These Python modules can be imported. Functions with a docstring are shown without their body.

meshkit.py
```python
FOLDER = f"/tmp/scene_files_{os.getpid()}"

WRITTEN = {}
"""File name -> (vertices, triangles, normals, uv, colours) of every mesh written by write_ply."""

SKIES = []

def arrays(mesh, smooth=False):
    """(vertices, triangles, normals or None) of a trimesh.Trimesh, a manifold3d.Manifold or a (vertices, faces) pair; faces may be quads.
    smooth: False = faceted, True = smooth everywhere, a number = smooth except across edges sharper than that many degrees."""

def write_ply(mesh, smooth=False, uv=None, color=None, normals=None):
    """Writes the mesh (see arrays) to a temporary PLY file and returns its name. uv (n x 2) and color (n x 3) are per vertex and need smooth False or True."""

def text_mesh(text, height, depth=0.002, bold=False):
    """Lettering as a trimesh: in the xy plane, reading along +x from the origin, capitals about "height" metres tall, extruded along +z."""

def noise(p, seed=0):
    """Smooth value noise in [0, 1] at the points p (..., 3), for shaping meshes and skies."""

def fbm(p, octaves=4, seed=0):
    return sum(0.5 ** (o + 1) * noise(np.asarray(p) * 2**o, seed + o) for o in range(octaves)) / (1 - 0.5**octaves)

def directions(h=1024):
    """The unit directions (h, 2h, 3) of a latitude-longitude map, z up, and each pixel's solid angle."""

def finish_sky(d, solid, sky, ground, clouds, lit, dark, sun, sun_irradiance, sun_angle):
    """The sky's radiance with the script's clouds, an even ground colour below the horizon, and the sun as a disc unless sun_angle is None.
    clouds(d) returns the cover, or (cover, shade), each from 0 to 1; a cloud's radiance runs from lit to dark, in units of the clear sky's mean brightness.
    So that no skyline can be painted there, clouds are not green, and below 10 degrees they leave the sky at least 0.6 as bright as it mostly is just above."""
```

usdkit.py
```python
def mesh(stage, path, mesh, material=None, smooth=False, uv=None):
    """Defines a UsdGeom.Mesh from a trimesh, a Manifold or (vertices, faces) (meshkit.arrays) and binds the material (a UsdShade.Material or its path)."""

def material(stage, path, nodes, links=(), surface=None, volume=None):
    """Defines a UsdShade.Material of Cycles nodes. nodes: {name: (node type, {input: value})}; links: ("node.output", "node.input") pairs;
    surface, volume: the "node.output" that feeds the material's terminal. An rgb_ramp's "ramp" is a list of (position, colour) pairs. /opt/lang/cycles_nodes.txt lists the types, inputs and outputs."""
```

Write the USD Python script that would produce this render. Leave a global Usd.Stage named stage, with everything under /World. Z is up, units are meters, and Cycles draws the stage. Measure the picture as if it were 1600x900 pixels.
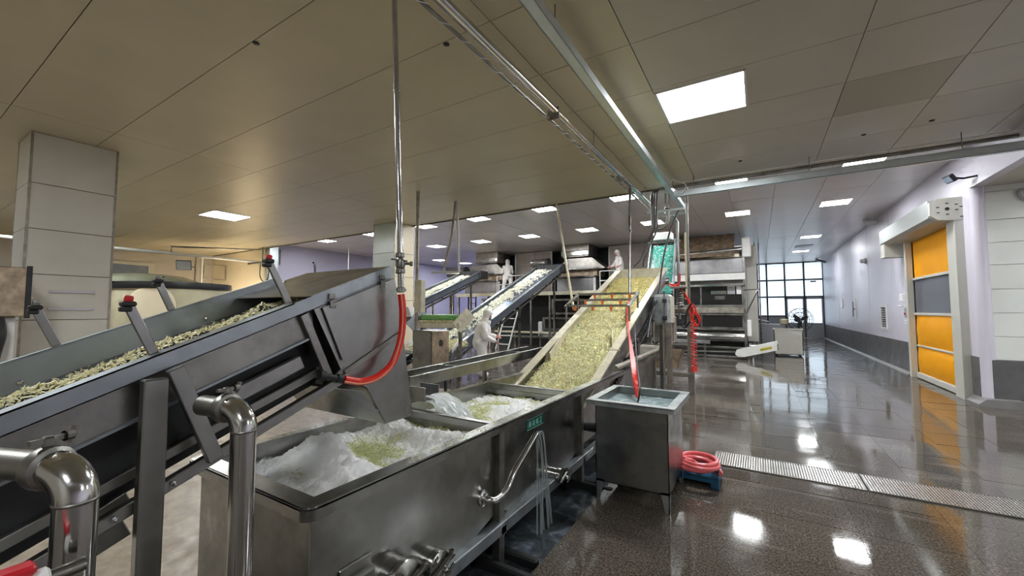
import math, random
import numpy as np, trimesh, manifold3d, usdkit, meshkit
from shapely.geometry import Polygon, box as sbox
from pxr import Usd, UsdGeom, UsdLux, UsdShade, Gf, Sdf

stage = Usd.Stage.CreateInMemory()
UsdGeom.SetStageUpAxis(stage, UsdGeom.Tokens.z)
UsdGeom.SetStageMetersPerUnit(stage, 1.0)
UsdGeom.Xform.Define(stage, '/World'); UsdGeom.Scope.Define(stage, '/World/Looks')

# ------------------------------------------------------------------ camera, sky, exposure
CAM_H, F_PX, YAW, PITCH = 1.6, 630.0, math.radians(31.43), math.atan(35 / 630.0)
EXPOSURE = 0.85
LAMP, LAMP_COL = 30.0, (0.95, 0.985, 1.0)
cam = UsdGeom.Camera.Define(stage, '/World/camera')
fh = np.array([-math.sin(YAW), math.cos(YAW), 0]); rt = np.array([math.cos(YAW), math.sin(YAW), 0])
fw = fh * math.cos(PITCH) + np.array([0, 0, math.sin(PITCH)]); up = np.cross(rt, fw)
cam.AddTransformOp().Set(Gf.Matrix4d(*rt, 0, *up, 0, *(-fw), 0, 0, 0, CAM_H, 1))
cam.CreateHorizontalApertureAttr(36.0); cam.CreateVerticalApertureAttr(36.0 * 9 / 16)
cam.CreateFocalLengthAttr(36.0 * F_PX / 1600); cam.CreateClippingRangeAttr(Gf.Vec2f(0.02, 200))
cam.CreateExposureAttr(EXPOSURE)
dome = UsdLux.DomeLight.Define(stage, '/World/sky')          # overcast daylight outside the glazed end
dome.CreateIntensityAttr(0.33); dome.CreateColorAttr(Gf.Vec3f(0.80, 0.90, 1.0))

# ------------------------------------------------------------------ helpers
PI = math.pi
rng = np.random.default_rng(7)

class MB:
    """Collects shapes into one mesh (world coordinates)."""
    def __init__(s): s.v, s.f, s.n = [], [], 0
    def add(s, v, f):
        v, f = np.asarray(v, float), np.asarray(f, int)
        s.v.append(v); s.f.append(f + s.n); s.n += len(v); return s
    def tm(s, m):
        if hasattr(m, 'to_mesh'):
            q = m.to_mesh(); return s.add(q.vert_properties[:, :3], q.tri_verts)
        return s.add(m.vertices, m.faces)
    def box(s, x0, x1, y0, y1, z0, z1, c=0.0):
        return s.obox(((x0 + x1) / 2, (y0 + y1) / 2, (z0 + z1) / 2), (abs(x1 - x0), abs(y1 - y0), abs(z1 - z0)), np.eye(3), c)
    def obox(s, cen, size, R, c=0.0):
        """Oriented box; c > 0 chamfers its edges. The columns of R are its axes."""
        h = np.array(size) / 2
        c = min(c, h.min() * 0.9)
        if c <= 0:
            v = np.array([[x, y, z] for x in (-1, 1) for y in (-1, 1) for z in (-1, 1)]) * h
            f = [[0, 1, 3], [0, 3, 2], [4, 6, 7], [4, 7, 5], [0, 4, 5], [0, 5, 1], [2, 3, 7], [2, 7, 6], [0, 2, 6], [0, 6, 4], [1, 5, 7], [1, 7, 3]]
            return s.add(v @ np.array(R).T + cen, f)
        v = []
        for sx in (-1, 1):
            for sy in (-1, 1):
                for sz in (-1, 1):
                    sg = np.array([sx, sy, sz])
                    for k in range(3):
                        q = h - c; q = q.copy(); q[k] = h[k]; v.append(sg * q)
        m = trimesh.convex.convex_hull(np.array(v))
        return s.add(m.vertices @ np.array(R).T + cen, m.faces)
    def bar(s, p, q, w, h, upv=(0, 0, 1), c=0.0):
        """Rectangular bar from p to q: w across, h along upv."""
        p, q = np.array(p, float), np.array(q, float); d = q - p; L = np.linalg.norm(d); d /= L
        u = np.array(upv, float); x = np.cross(d, u); x /= np.linalg.norm(x); z = np.cross(x, d)
        return s.obox((p + q) / 2, (w, L, h), np.stack([x, d, z], 1), c)
    def tube(s, pts, r, n=10, smooth=0, closed=False):
        """A round tube along pts; smooth > 0 runs a Catmull-Rom curve through them."""
        P = np.array(pts, float)
        if smooth: P = catmull(P, smooth, closed)
        m = len(P); rr = np.full(m, r) if np.ndim(r) == 0 else np.interp(np.linspace(0, 1, m), np.linspace(0, 1, len(r)), r)
        T = np.gradient(P, axis=0) if not closed else np.roll(P, -1, 0) - np.roll(P, 1, 0)
        T /= np.linalg.norm(T, axis=1, keepdims=True) + 1e-12
        a = np.array([0, 0, 1.0]) if abs(T[0][2]) < .9 else np.array([1.0, 0, 0])
        U = np.cross(T[0], a); U /= np.linalg.norm(U); rings = []
        for i in range(m):
            U = U - T[i] * (U @ T[i]); U /= np.linalg.norm(U); V = np.cross(T[i], U)
            t = np.linspace(0, 2 * PI, n, endpoint=False)[:, None]
            rings.append(P[i] + rr[i] * (np.cos(t) * U + np.sin(t) * V))
        v = np.concatenate(rings); f = []
        for i in range(m if closed else m - 1):
            j = (i + 1) % m
            for k in range(n):
                l = (k + 1) % n
                f += [[i * n + k, i * n + l, j * n + l], [i * n + k, j * n + l, j * n + k]]
        if not closed:
            b = len(v); v = np.vstack([v, P[0], P[-1]])
            for k in range(n):
                l = (k + 1) % n
                f += [[b, l, k], [b + 1, (m - 1) * n + k, (m - 1) * n + l]]
        return s.add(v, f)
    def cyl(s, p, q, r, n=20): return s.tube([p, q], r, n)
    def lathe(s, prof, cen, axis=(0, 0, 1), n=28):
        """prof: (radius, height) pairs turned about axis through cen."""
        ax = np.array(axis, float); ax /= np.linalg.norm(ax)
        a = np.array([1.0, 0, 0]) if abs(ax[0]) < .9 else np.array([0, 1.0, 0])
        U = np.cross(ax, a); U /= np.linalg.norm(U); V = np.cross(ax, U)
        t = np.linspace(0, 2 * PI, n, endpoint=False)[:, None]; v, f = [], []
        for r, h in prof: v.append(np.array(cen) + ax * h + max(r, 1e-4) * (np.cos(t) * U + np.sin(t) * V))
        for i in range(len(prof) - 1):
            for k in range(n):
                l = (k + 1) % n
                f += [[i * n + k, i * n + l, (i + 1) * n + l], [i * n + k, (i + 1) * n + l, (i + 1) * n + k]]
        return s.add(np.concatenate(v), f)
    def prism(s, poly, axis, a, b):
        """Extrudes a 2D polygon (shapely or points) along 'x' (poly in y,z), 'y' (poly in x,z) or 'z' (poly in x,y) from a to b."""
        P = poly if hasattr(poly, 'geom_type') else Polygon(poly)
        m = trimesh.creation.extrude_polygon(P, abs(b - a), engine='earcut'); V = np.array(m.vertices); lo = min(a, b)
        F = np.array(m.faces)
        if axis == 'x': V = np.stack([V[:, 2] + lo, V[:, 0], V[:, 1]], 1)
        elif axis == 'y': V = np.stack([V[:, 0], V[:, 2] + lo, V[:, 1]], 1); F = F[:, ::-1]
        else: V = V + [0, 0, lo]
        return s.add(V, F)
    def mesh(s): return trimesh.Trimesh(np.concatenate(s.v), np.concatenate(s.f), process=False)

def catmull(P, k, closed=False):
    out = []; n = len(P)
    for i in range(n if closed else n - 1):
        g = (lambda j: P[j % n]) if closed else (lambda j: P[min(max(j, 0), n - 1)])
        a, b, c, d = g(i - 1), g(i), g(i + 1), g(i + 2)
        for t in np.linspace(0, 1, k, endpoint=False):
            out.append(.5 * ((2 * b) + (c - a) * t + (2 * a - 5 * b + 4 * c - d) * t * t + (3 * b - a - 3 * c + d) * t ** 3))
    if not closed: out.append(P[-1])
    return np.array(out)

used = {}
def fresh(parent, name):
    k = (str(parent), name); i = used.get(k, -1) + 1; used[k] = i
    return name if i == 0 else f'{name}_{i:03d}'
class Node:
    def __init__(s, prim, loc): s.prim, s.loc, s.path = prim, np.array(loc, float), str(prim.GetPath())
def keys(prim, label=None, cat=None, group=None, kind=None):
    for k, v in (('label', label), ('category', cat), ('group', group), ('kind', kind)):
        if v: prim.SetCustomDataByKey(k, v)
def thing(name, label, cat, loc=(0, 0, 0), group=None, kind=None):
    """An Xform at the thing's base; its parts are then added with part() in world coordinates."""
    x = UsdGeom.Xform.Define(stage, '/World/' + fresh('/World', name)); x.AddTranslateOp().Set(Gf.Vec3d(*map(float, loc)))
    keys(x.GetPrim(), label, cat, group, kind); return Node(x.GetPrim(), loc)
def part(parent, name, mb, mat, smooth=30, label=None, kind=None, doubled=False):
    """ONE mesh under parent (or top-level when parent is None)."""
    m = mb.mesh() if isinstance(mb, MB) else mb
    m = trimesh.Trimesh(np.array(m.vertices), np.array(m.faces), process=False)
    base = parent.path if parent else '/World'; loc = parent.loc if parent else np.zeros(3)
    m.vertices = m.vertices - loc
    p = usdkit.mesh(stage, base + '/' + fresh(base, name), m, M[mat] if isinstance(mat, str) else mat, smooth=smooth)
    keys(p.GetPrim(), label, None, None, kind); return Node(p.GetPrim(), loc)
def single(name, mb, mat, label, cat, group=None, kind=None, smooth=30):
    n = part(None, name, mb, mat, smooth); keys(n.prim, label, cat, group, kind); return n
def struct(name, mb, mat, label, cat, smooth=False):
    return single(name, mb, mat, label, cat, None, 'structure', smooth)
def dup(root, name, loc, label, rotz=0.0):
    was = root.prim.GetCustomData()
    x = UsdGeom.Xform.Define(stage, '/World/' + fresh('/World', name)); p = x.GetPrim()
    p.GetReferences().AddInternalReference(root.prim.GetPath())
    x.ClearXformOpOrder(); x.AddTranslateOp().Set(Gf.Vec3d(*map(float, loc)))
    keys(p, label, was['category'], was.get('group'), was.get('kind')); p.SetInstanceable(True)
    return Node(p, loc)

# ------------------------------------------------------------------ materials
M = {}
def pbr(name, col, rough=.5, metal=0.0, var=0.0, scale=4.0, bump=0.0, bscale=40.0, rvar=0.0, island=0.0, stretch=None, col2=None, **kw):
    """Principled material: colour mottled by noise (var or towards col2), roughness varied, optional bump and per-piece tone."""
    nodes = {'p': ('principled_bsdf', {'base_color': col, 'roughness': rough, 'metallic': metal, **kw}), 'g': ('texture_coordinate', {})}
    links = []; src = 'g.object'
    if stretch:
        nodes['mp'] = ('mapping', {'scale': stretch}); links.append(('g.object', 'mp.vector')); src = 'mp.vector'
    cur = None
    if var or col2 is not None:
        lo = tuple(max(0, c * (1 - var)) for c in col); hi = col2 if col2 is not None else tuple(min(1, c * (1 + var)) for c in col)
        nodes['n'] = ('noise_texture', {'scale': scale, 'detail': 5.0, 'roughness': .6})
        nodes['r'] = ('rgb_ramp', {'ramp': [(.32, lo), (.68, hi)]})
        links += [(src, 'n.vector'), ('n.fac', 'r.fac')]; cur = 'r.color'
    if island:
        nodes['gi'] = ('geometry', {}); nodes['mr'] = ('map_range', {'to_min': 1 - island, 'to_max': 1 + island})
        nodes['hs'] = ('hsv', {'color': col}); links += [('gi.random_per_island', 'mr.value'), ('mr.result', 'hs.value')]
        if cur: links.append((cur, 'hs.color'))
        cur = 'hs.color'
    if cur: links.append((cur, 'p.base_color'))
    if rvar:
        nodes['n2'] = ('noise_texture', {'scale': scale * .7, 'detail': 4.0}); nodes['m2'] = ('map_range', {'from_min': .35, 'from_max': .65, 'to_min': max(.02, rough - rvar), 'to_max': rough + rvar})
        links += [(src, 'n2.vector'), ('n2.fac', 'm2.value'), ('m2.result', 'p.roughness')]
    if bump:
        nodes['n3'] = ('noise_texture', {'scale': bscale, 'detail': 3.0}); nodes['b'] = ('bump', {'strength': bump, 'distance': .01})
        links += [(src, 'n3.vector'), ('n3.fac', 'b.height'), ('b.normal', 'p.normal')]
    M[name] = usdkit.material(stage, '/World/Looks/' + name, nodes, links, surface='p.BSDF'); return M[name]

pbr('steel', (.315, .315, .30), .30, 1.0, var=.10, scale=3, rvar=.08, bump=.03, bscale=6)
pbr('steel_worn', (.28, .275, .255), .38, 1.0, var=.22, scale=5, rvar=.10, bump=.05, bscale=9)
pbr('steel_rail', (.33, .36, .385), .36, .85, var=.08, scale=6, rvar=.08)
pbr('steel_blue', (.15, .17, .20), .36, .6, var=.1, scale=5)
pbr('steel_bright', (.58, .58, .57), .15, 1.0, var=.06, scale=5, rvar=.05)
pbr('steel_brown', (.36, .33, .28), .45, .8, var=.3, scale=7, rvar=.1)
pbr('galvanised', (.44, .47, .475), .38, .9, var=.18, scale=9, rvar=.08)
pbr('zinc_beam', (.62, .68, .70), .36, .7, var=.08, scale=3)
pbr('grate_steel', (.62, .60, .57), .3, .9, var=.1, scale=8)
pbr('white_paint', (.72, .72, .70), .35, var=.05, scale=6)
pbr('cream_plate', (.70, .65, .50), .38, .25, var=.15, scale=9)
pbr('duct_foil', (.42, .39, .36), .32, .9, var=.25, scale=5, bump=.25, bscale=7)
pbr('dryer_steel', (.36, .35, .36), .36, .75, var=.15, scale=3, rvar=.08)
pbr('rusty_steel', (.42, .33, .24), .5, .7, var=.45, scale=6)
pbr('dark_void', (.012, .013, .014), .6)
pbr('dark_metal', (.03, .03, .032), .5, .3, var=.2, scale=6)
pbr('dark_glass', (.02, .02, .02), .12)
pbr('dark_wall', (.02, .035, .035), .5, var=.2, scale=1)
pbr('near_panel', (.575, .515, .36), .36, var=.06, scale=.7, bump=.02, bscale=3)
pbr('near_panel_grey', (.55, .515, .43), .36, var=.06, scale=.7, bump=.02, bscale=3)
pbr('unlit_panel', (.42, .39, .30), .4)
pbr('far_panel', (.62, .585, .57), .3, 0.0, var=.05, scale=.6, bump=.12, bscale=2.2, stretch=(.4, 1.6, 1))
pbr('seam_dark', (.12, .11, .09), .7)
pbr('wall_lavender', (.58, .56, .72), .42, var=.04, scale=.8, bump=.02, bscale=2)
pbr('wall_blue', (.42, .42, .66), .42, var=.04, scale=.8)
pbr('wall_white', (.70, .66, .75), .38, var=.03, scale=.8, bump=.02, bscale=2)
pbr('wall_cream', (.86, .76, .56), .4, var=.04, scale=.8, bump=.02, bscale=2)
pbr('wall_left_grey', (.50, .47, .42), .5, var=.06, scale=1)
pbr('dado_grey', (.125, .12, .12), .38, var=.15, scale=4, rvar=.1)
pbr('wall_tile', (.78, .80, .76), .2, var=.03, scale=2)
pbr('column_tile', (.66, .64, .57), .33, var=.04, scale=3)
pbr('column_green', (.60, .68, .64), .3, var=.03, scale=3)
pbr('grout', (.30, .29, .25), .8)
pbr('kerb', (.22, .21, .205), .35, var=.15, scale=3)
for i, c in enumerate([(.088, .075, .060), (.079, .068, .055), (.097, .081, .065)]):
    # speckled terrazzo: fine grain, worn pale streaks, and a wet film whose gloss comes and goes in patches
    nm_ = f'terrazzo_{i}'
    M[nm_] = usdkit.material(stage, '/World/Looks/' + nm_, {
        'c': ('geometry', {}), 'n': ('noise_texture', {'scale': 70.0, 'detail': 3.0, 'roughness': .7}),
        'r': ('rgb_ramp', {'ramp': [(.34, tuple(x * .28 for x in c)), (.5, c), (.68, tuple(min(1, x * 2.1) for x in c))]}),
        'mp': ('mapping', {'scale': (.55, 3.2, 1), 'rotation': (0, 0, .25)}), 'ns': ('noise_texture', {'scale': 1.3, 'detail': 6.0, 'roughness': .65, 'distortion': .8}),
        'rs': ('map_range', {'from_min': .56, 'from_max': .74, 'to_min': 0.0, 'to_max': .55}),
        'mx': ('mix', {'mix_type': 'mix', 'color2': (.26, .225, .20)}),
        'nw': ('noise_texture', {'scale': 1.1, 'detail': 5.0, 'roughness': .6}), 'rw': ('map_range', {'from_min': .42, 'from_max': .70, 'to_min': .035, 'to_max': .16}),
        'nb': ('noise_texture', {'scale': 60.0, 'detail': 2.0}), 'nb2': ('noise_texture', {'scale': 3.0, 'detail': 3.0}), 'b': ('bump', {'strength': .035, 'distance': .003}), 'b2': ('bump', {'strength': .05, 'distance': .01}),
        'p': ('principled_bsdf', {'specular_ior_level': .5})},
        [('c.position', 'n.vector'), ('n.fac', 'r.fac'), ('c.position', 'mp.vector'), ('mp.vector', 'ns.vector'), ('ns.fac', 'rs.value'), ('rs.result', 'mx.fac'), ('r.color', 'mx.color1'), ('mx.color', 'p.base_color'),
         ('c.position', 'nw.vector'), ('nw.fac', 'rw.value'), ('rw.result', 'p.roughness'), ('c.position', 'nb.vector'), ('nb.fac', 'b.height'), ('c.position', 'nb2.vector'), ('nb2.fac', 'b2.height'), ('b2.normal', 'b.normal'), ('b.normal', 'p.normal')], surface='p.BSDF')
pbr('floor_grout', (.07, .062, .055), .25, var=.2, scale=8)
pbr('floor_wet', (.10, .085, .076), .13, var=.35, scale=5, rvar=.08, bump=.06, bscale=3)
pbr('floor_left', (.30, .25, .195), .38, var=.28, scale=9, rvar=.12)
pbr('yellow_vinyl', (.90, .38, .004), .5, var=.03, scale=2, specular_ior_level=.2)
pbr('door_grey', (.56, .55, .49), .4)
pbr('black_rubber', (.012, .012, .013), .42)
pbr('red_rubber', (.75, .022, .012), .28)
pbr('red_stripe', (.85, .35, .22), .3)
pbr('red_plastic', (.55, .02, .03), .35)
pbr('pink_rubber', (.82, .16, .17), .3, var=.08, scale=30)
pbr('blue_plastic', (.014, .085, .17), .32, var=.1, scale=8)
pbr('green_belt', (.02, .30, .22), .25, col2=(.08, .48, .38), var=.5, scale=14)
pbr('green_roller', (.13, .42, .12), .35, col2=(.3, .55, .2), scale=8)
pbr('blue_belt', (.07, .10, .17), .25)
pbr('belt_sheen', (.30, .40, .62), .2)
pbr('belt_navy', (.035, .04, .06), .4)
pbr('product_pale', (.88, .82, .50), .45, island=.18, subsurface_weight=.15, subsurface_scale=.004)
pbr('product_yellow', (.92, .76, .30), .45, island=.2, subsurface_weight=.15, subsurface_scale=.004)
pbr('product_cream', (.95, .90, .58), .45, island=.12)
pbr('product_white', (.88, .86, .70), .45, island=.12)
pbr('product_green', (.70, .72, .36), .45, island=.2)
pbr('product_bed', (.85, .77, .40), .5, var=.3, scale=30)
pbr('coverall', (.90, .86, .83), .6, var=.05, scale=8, bump=.15, bscale=14)
pbr('skin', (.62, .36, .26), .5)
pbr('mask_blue', (.25, .27, .34), .6)
pbr('glove', (.72, .26, .22), .45)
pbr('boot_white', (.7, .7, .68), .4)
pbr('hair', (.02, .018, .016), .5)
pbr('orange_plastic', (.72, .17, .02), .35)
pbr('cream_plastic', (.70, .62, .42), .4)
pbr('white_plastic', (.80, .80, .80), .3)
pbr('grey_plastic', (.33, .34, .36), .4)
pbr('tank_shell', (.62, .58, .40), .3, var=.1, scale=2, transmission_weight=.12)
pbr('olive_lid', (.16, .17, .12), .3, var=.2, scale=3)
pbr('louvre', (.52, .46, .43), .4, .5, var=.12, scale=4)
pbr('sign_green', (.0, .12, .085), .4)
pbr('sign_letter', (.42, .72, .62), .4)
pbr('sticker_yellow', (.62, .55, .08), .4)
pbr('sticker_black', (.04, .04, .03), .5)
pbr('pane_blue', (.22, .27, .33), .25, var=.2, scale=1.2)
pbr('header_grey', (.40, .42, .41), .4)
pbr('wall_joint', (.62, .60, .66), .5)
pbr('white_water', (.80, .84, .85), .15, var=.15, scale=30, transmission_weight=.3)
pbr('lamp_frame', (.75, .75, .72), .4)
pbr('water_pool', (.16, .22, .23), .08, var=.2, scale=6, bump=.5, bscale=18)
def emit(name, col, s):
    M[name] = usdkit.material(stage, '/World/Looks/' + name, {'e': ('emission', {'color': col, 'strength': s})}, surface='e.emission')
emit('lamp_glow', LAMP_COL, LAMP); emit('warm_glow', (1.0, .84, .62), 42.0)
def water(name, col, rough=.03):
    M[name] = usdkit.material(stage, '/World/Looks/' + name, {
        't': ('transparent_bsdf', {'color': col}), 'g': ('glossy_bsdf', {'color': (.95, .97, 1), 'roughness': rough}), 'd': ('diffuse_bsdf', {'color': (.75, .8, .8)}),
        'f': ('fresnel', {'IOR': 1.4}), 'm': ('mix_closure', {}), 'm2': ('mix_closure', {'fac': .14})},
        [('f.fac', 'm.fac'), ('t.BSDF', 'm.closure1'), ('g.BSDF', 'm.closure2'), ('m.closure', 'm2.closure1'), ('d.BSDF', 'm2.closure2')], surface='m2.closure')
water('water_stream', (.93, .96, .96))
# frosted panes let diffused daylight through; the vinyl strip of the door is murky and see-through
M['frosted_pane'] = usdkit.material(stage, '/World/Looks/frosted_pane', {
    't': ('translucent_bsdf', {'color': (.93, .96, .98)}), 'g': ('glossy_bsdf', {'color': (.8, .8, .8), 'roughness': .2}), 'm': ('mix_closure', {'fac': .06})},
    [('t.BSDF', 'm.closure1'), ('g.BSDF', 'm.closure2')], surface='m.closure')
M['clear_vinyl'] = usdkit.material(stage, '/World/Looks/clear_vinyl', {
    't': ('transparent_bsdf', {'color': (.62, .62, .66)}), 'g': ('glossy_bsdf', {'color': (.8, .8, .85), 'roughness': .08}), 'd': ('diffuse_bsdf', {'color': (.42, .42, .47)}),
    'm': ('mix_closure', {'fac': .07}), 'm2': ('mix_closure', {'fac': .35})},
    [('t.BSDF', 'm.closure1'), ('g.BSDF', 'm.closure2'), ('m.closure', 'm2.closure1'), ('d.BSDF', 'm2.closure2')], surface='m2.closure')
# foam: white froth with green-yellow shredded vegetable showing through where the noise dips
M['foam'] = usdkit.material(stage, '/World/Looks/foam', {
    'c': ('texture_coordinate', {}), 'a': ('attribute', {'attribute': 'froth'}), 'n': ('noise_texture', {'scale': 26.0, 'detail': 6.0, 'roughness': .7}),
    'ma': ('math', {'math_type': 'multiply_add', 'value2': .55, 'value3': -.27}), 'ad': ('math', {'math_type': 'add'}),
    'r': ('rgb_ramp', {'ramp': [(.10, (.55, .58, .26)), (.26, (.74, .76, .46)), (.40, (.90, .90, .82)), (.7, (.95, .96, .95))]}),
    'nb': ('noise_texture', {'scale': 70.0, 'detail': 6.0, 'roughness': .75}), 'b': ('bump', {'strength': .35, 'distance': .012}),
    'p': ('principled_bsdf', {'roughness': .5, 'subsurface_weight': .6, 'subsurface_scale': .03, 'subsurface_radius': (1, 1, 1)})},
    [('c.object', 'n.vector'), ('n.fac', 'ma.value1'), ('a.fac', 'ad.value1'), ('ma.value', 'ad.value2'), ('ad.value', 'r.fac'), ('r.color', 'p.base_color'),
     ('c.object', 'nb.vector'), ('nb.fac', 'b.height'), ('b.normal', 'p.normal')], surface='p.BSDF')
M['water_pool'] = usdkit.material(stage, '/World/Looks/water_ripple', {
    'c': ('texture_coordinate', {}), 'n': ('noise_texture', {'scale': 16.0, 'detail': 6.0, 'roughness': .7, 'distortion': .6}),
    'r': ('rgb_ramp', {'ramp': [(.40, (.20, .28, .30)), (.58, (.34, .44, .46)), (.68, (.78, .82, .82))]}),
    'b': ('bump', {'strength': .35, 'distance': .012}), 'p': ('principled_bsdf', {'roughness': .1})},
    [('c.object', 'n.vector'), ('n.fac', 'r.fac'), ('r.color', 'p.base_color'), ('n.fac', 'b.height'), ('b.normal', 'p.normal')], surface='p.BSDF')
M['channel_water'] = usdkit.material(stage, '/World/Looks/channel_water', {
    'c': ('texture_coordinate', {}), 'n': ('noise_texture', {'scale': 4.5, 'detail': 7.0, 'roughness': .62, 'distortion': .5}),
    'r': ('rgb_ramp', {'ramp': [(.40, (.025, .03, .034)), (.58, (.07, .085, .10)), (.72, (.26, .30, .36))]}),
    'b': ('bump', {'strength': .4, 'distance': .02}), 'p': ('principled_bsdf', {'roughness': .12})},
    [('c.object', 'n.vector'), ('n.fac', 'r.fac'), ('r.color', 'p.base_color'), ('n.fac', 'b.height'), ('b.normal', 'p.normal')], surface='p.BSDF')

# ------------------------------------------------------------------ the setting: floor
ZC, ZF = 4.20, 4.45          # near (lower) and far ceilings
XL, XR, YB, YE, XW = -22.3, 8.0, -5.0, 29.0, 3.2
fl = MB()
fl.box(-1.23, XR, YB, .26, -.2, 0); fl.box(3.2, XR, .26, 10.2, -.2, 0)
fl.box(-1.23, XW, .26, 17.06, -.2, -.006); fl.box(-1.23, 6.0, 17.06, YE + .3, -.2, 0); fl.box(3.2, 6.0, 10.2, 17.06, -.2, 0)
fl.box(-2.55, -1.23, .9, 6.0, -.2, -.085); fl.box(-2.55, -1.23, YB, .9, -.2, 0); fl.box(-2.55, -1.23, 6.0, YE, -.2, 0)
floor = struct('floor', fl, 'floor_wet', 'wet brown terrazzo floor of the processing hall', 'floor')
for i in range(8):
    for j in range(28):
        x0, y0 = -1.23 + i * .6, .26 + j * .6
        x1 = min(x0 + .6, XW)
        if x1 - x0 < .1: continue
        a = rng.normal(0, .0030, 2); g = .0014
        if y0 < 4.75 < y0 + .6 or y0 < 5.17 < y0 + .6: pass
        v = np.array([[x, y, 0 + a[0] * (x - (x0 + x1) / 2) + a[1] * (y - y0 - .3)] for x, y in ((x0 + g, y0 + g), (x1 - g, y0 + g), (x1 - g, y0 + .6 - g), (x0 + g, y0 + .6 - g))])
        w = v.copy(); w[:, 2] = -.02
        part(floor, 'floor_tile', MB().add(np.vstack([v, w]), [[0, 1, 2], [0, 2, 3], [0, 4, 5], [0, 5, 1], [1, 5, 6], [1, 6, 2], [2, 6, 7], [2, 7, 3], [3, 7, 4], [3, 4, 0]]), f'terrazzo_{rng.integers(3)}', smooth=False)
fl2 = MB(); fl2.box(XL, -2.55, YB, 6.4, -.2, 0)
part(floor, 'dry_screed', fl2, 'floor_left', smooth=False, label='drier tan screed floor behind the washing tank')
part(floor, 'wet_screed', MB().box(XL, -2.55, 6.4, YE, -.2, 0), 'floor_wet', smooth=False)
cw = MB()
gx, gy = np.meshgrid(np.linspace(-2.5, -1.235, 40), np.linspace(.92, 5.95, 120), indexing='ij')
gz = -.045 + .012 * (meshkit.fbm(np.stack([gx * 9, gy * 9, gx * 0], -1), 3, 3) - .5) + .02 * np.exp(-((gx + 1.32) ** 2 + (gy - 2.6) ** 2) / .02)
idx = np.arange(40 * 120).reshape(40, 120)
q = np.stack([idx[:-1, :-1], idx[1:, :-1], idx[1:, 1:], idx[:-1, 1:]], -1).reshape(-1, 4)
gridf = np.vstack([q[:, [0, 1, 2]], q[:, [0, 2, 3]]])
cw.add(np.stack([gx, gy, gz], -1).reshape(-1, 3), gridf)
single('channel_water', cw, 'channel_water', 'foamy grey-blue water lying in the floor channel beneath the washing tank', 'water', kind='stuff', smooth=True)

# ------------------------------------------------------------------ ceilings
near_edge = 8.91
ce = MB(); ce.box(XL, XR, YB, near_edge, ZC + .012, ZC + .3); ce.box(XL, 6.0, near_edge, YE + .3, ZF + .012, ZF + .2)
ce.box(XL, XW, near_edge - .03, near_edge, ZC - .03, ZF + .05)
ceil = struct('ceiling', ce, 'seam_dark', 'panelled ceiling, beige nearby and stepping up to glossy grey beyond', 'ceiling')
xs = [XL, -14, -8, -1.99, -1.0, .92, 1.89, 2.93, 3.2]
k = 0
ys = [y for y in np.arange(.93 - 6 * .974, near_edge, .974)] + [near_edge - .03]
for j in range(len(ys) - 1):
    for i in range(len(xs) - 1):
        g = .004
        m = 'near_panel' if xs[i + 1] <= -1.0 else 'near_panel_grey'
        if i == 5 and abs(ys[j] - 5.80) < .2: m = 'unlit_panel'
        part(ceil, 'ceiling_panel', MB().box(xs[i] + g, xs[i + 1] - g, ys[j] + g, ys[j + 1] - g, ZC, ZC + .02), m, smooth=False)
fxs = np.arange(XW - 23 * .935, XW + .01, .935); fys = [near_edge, 12.0, 15.4, 18.8, 22.2, 25.6, YE + .1]
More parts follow.
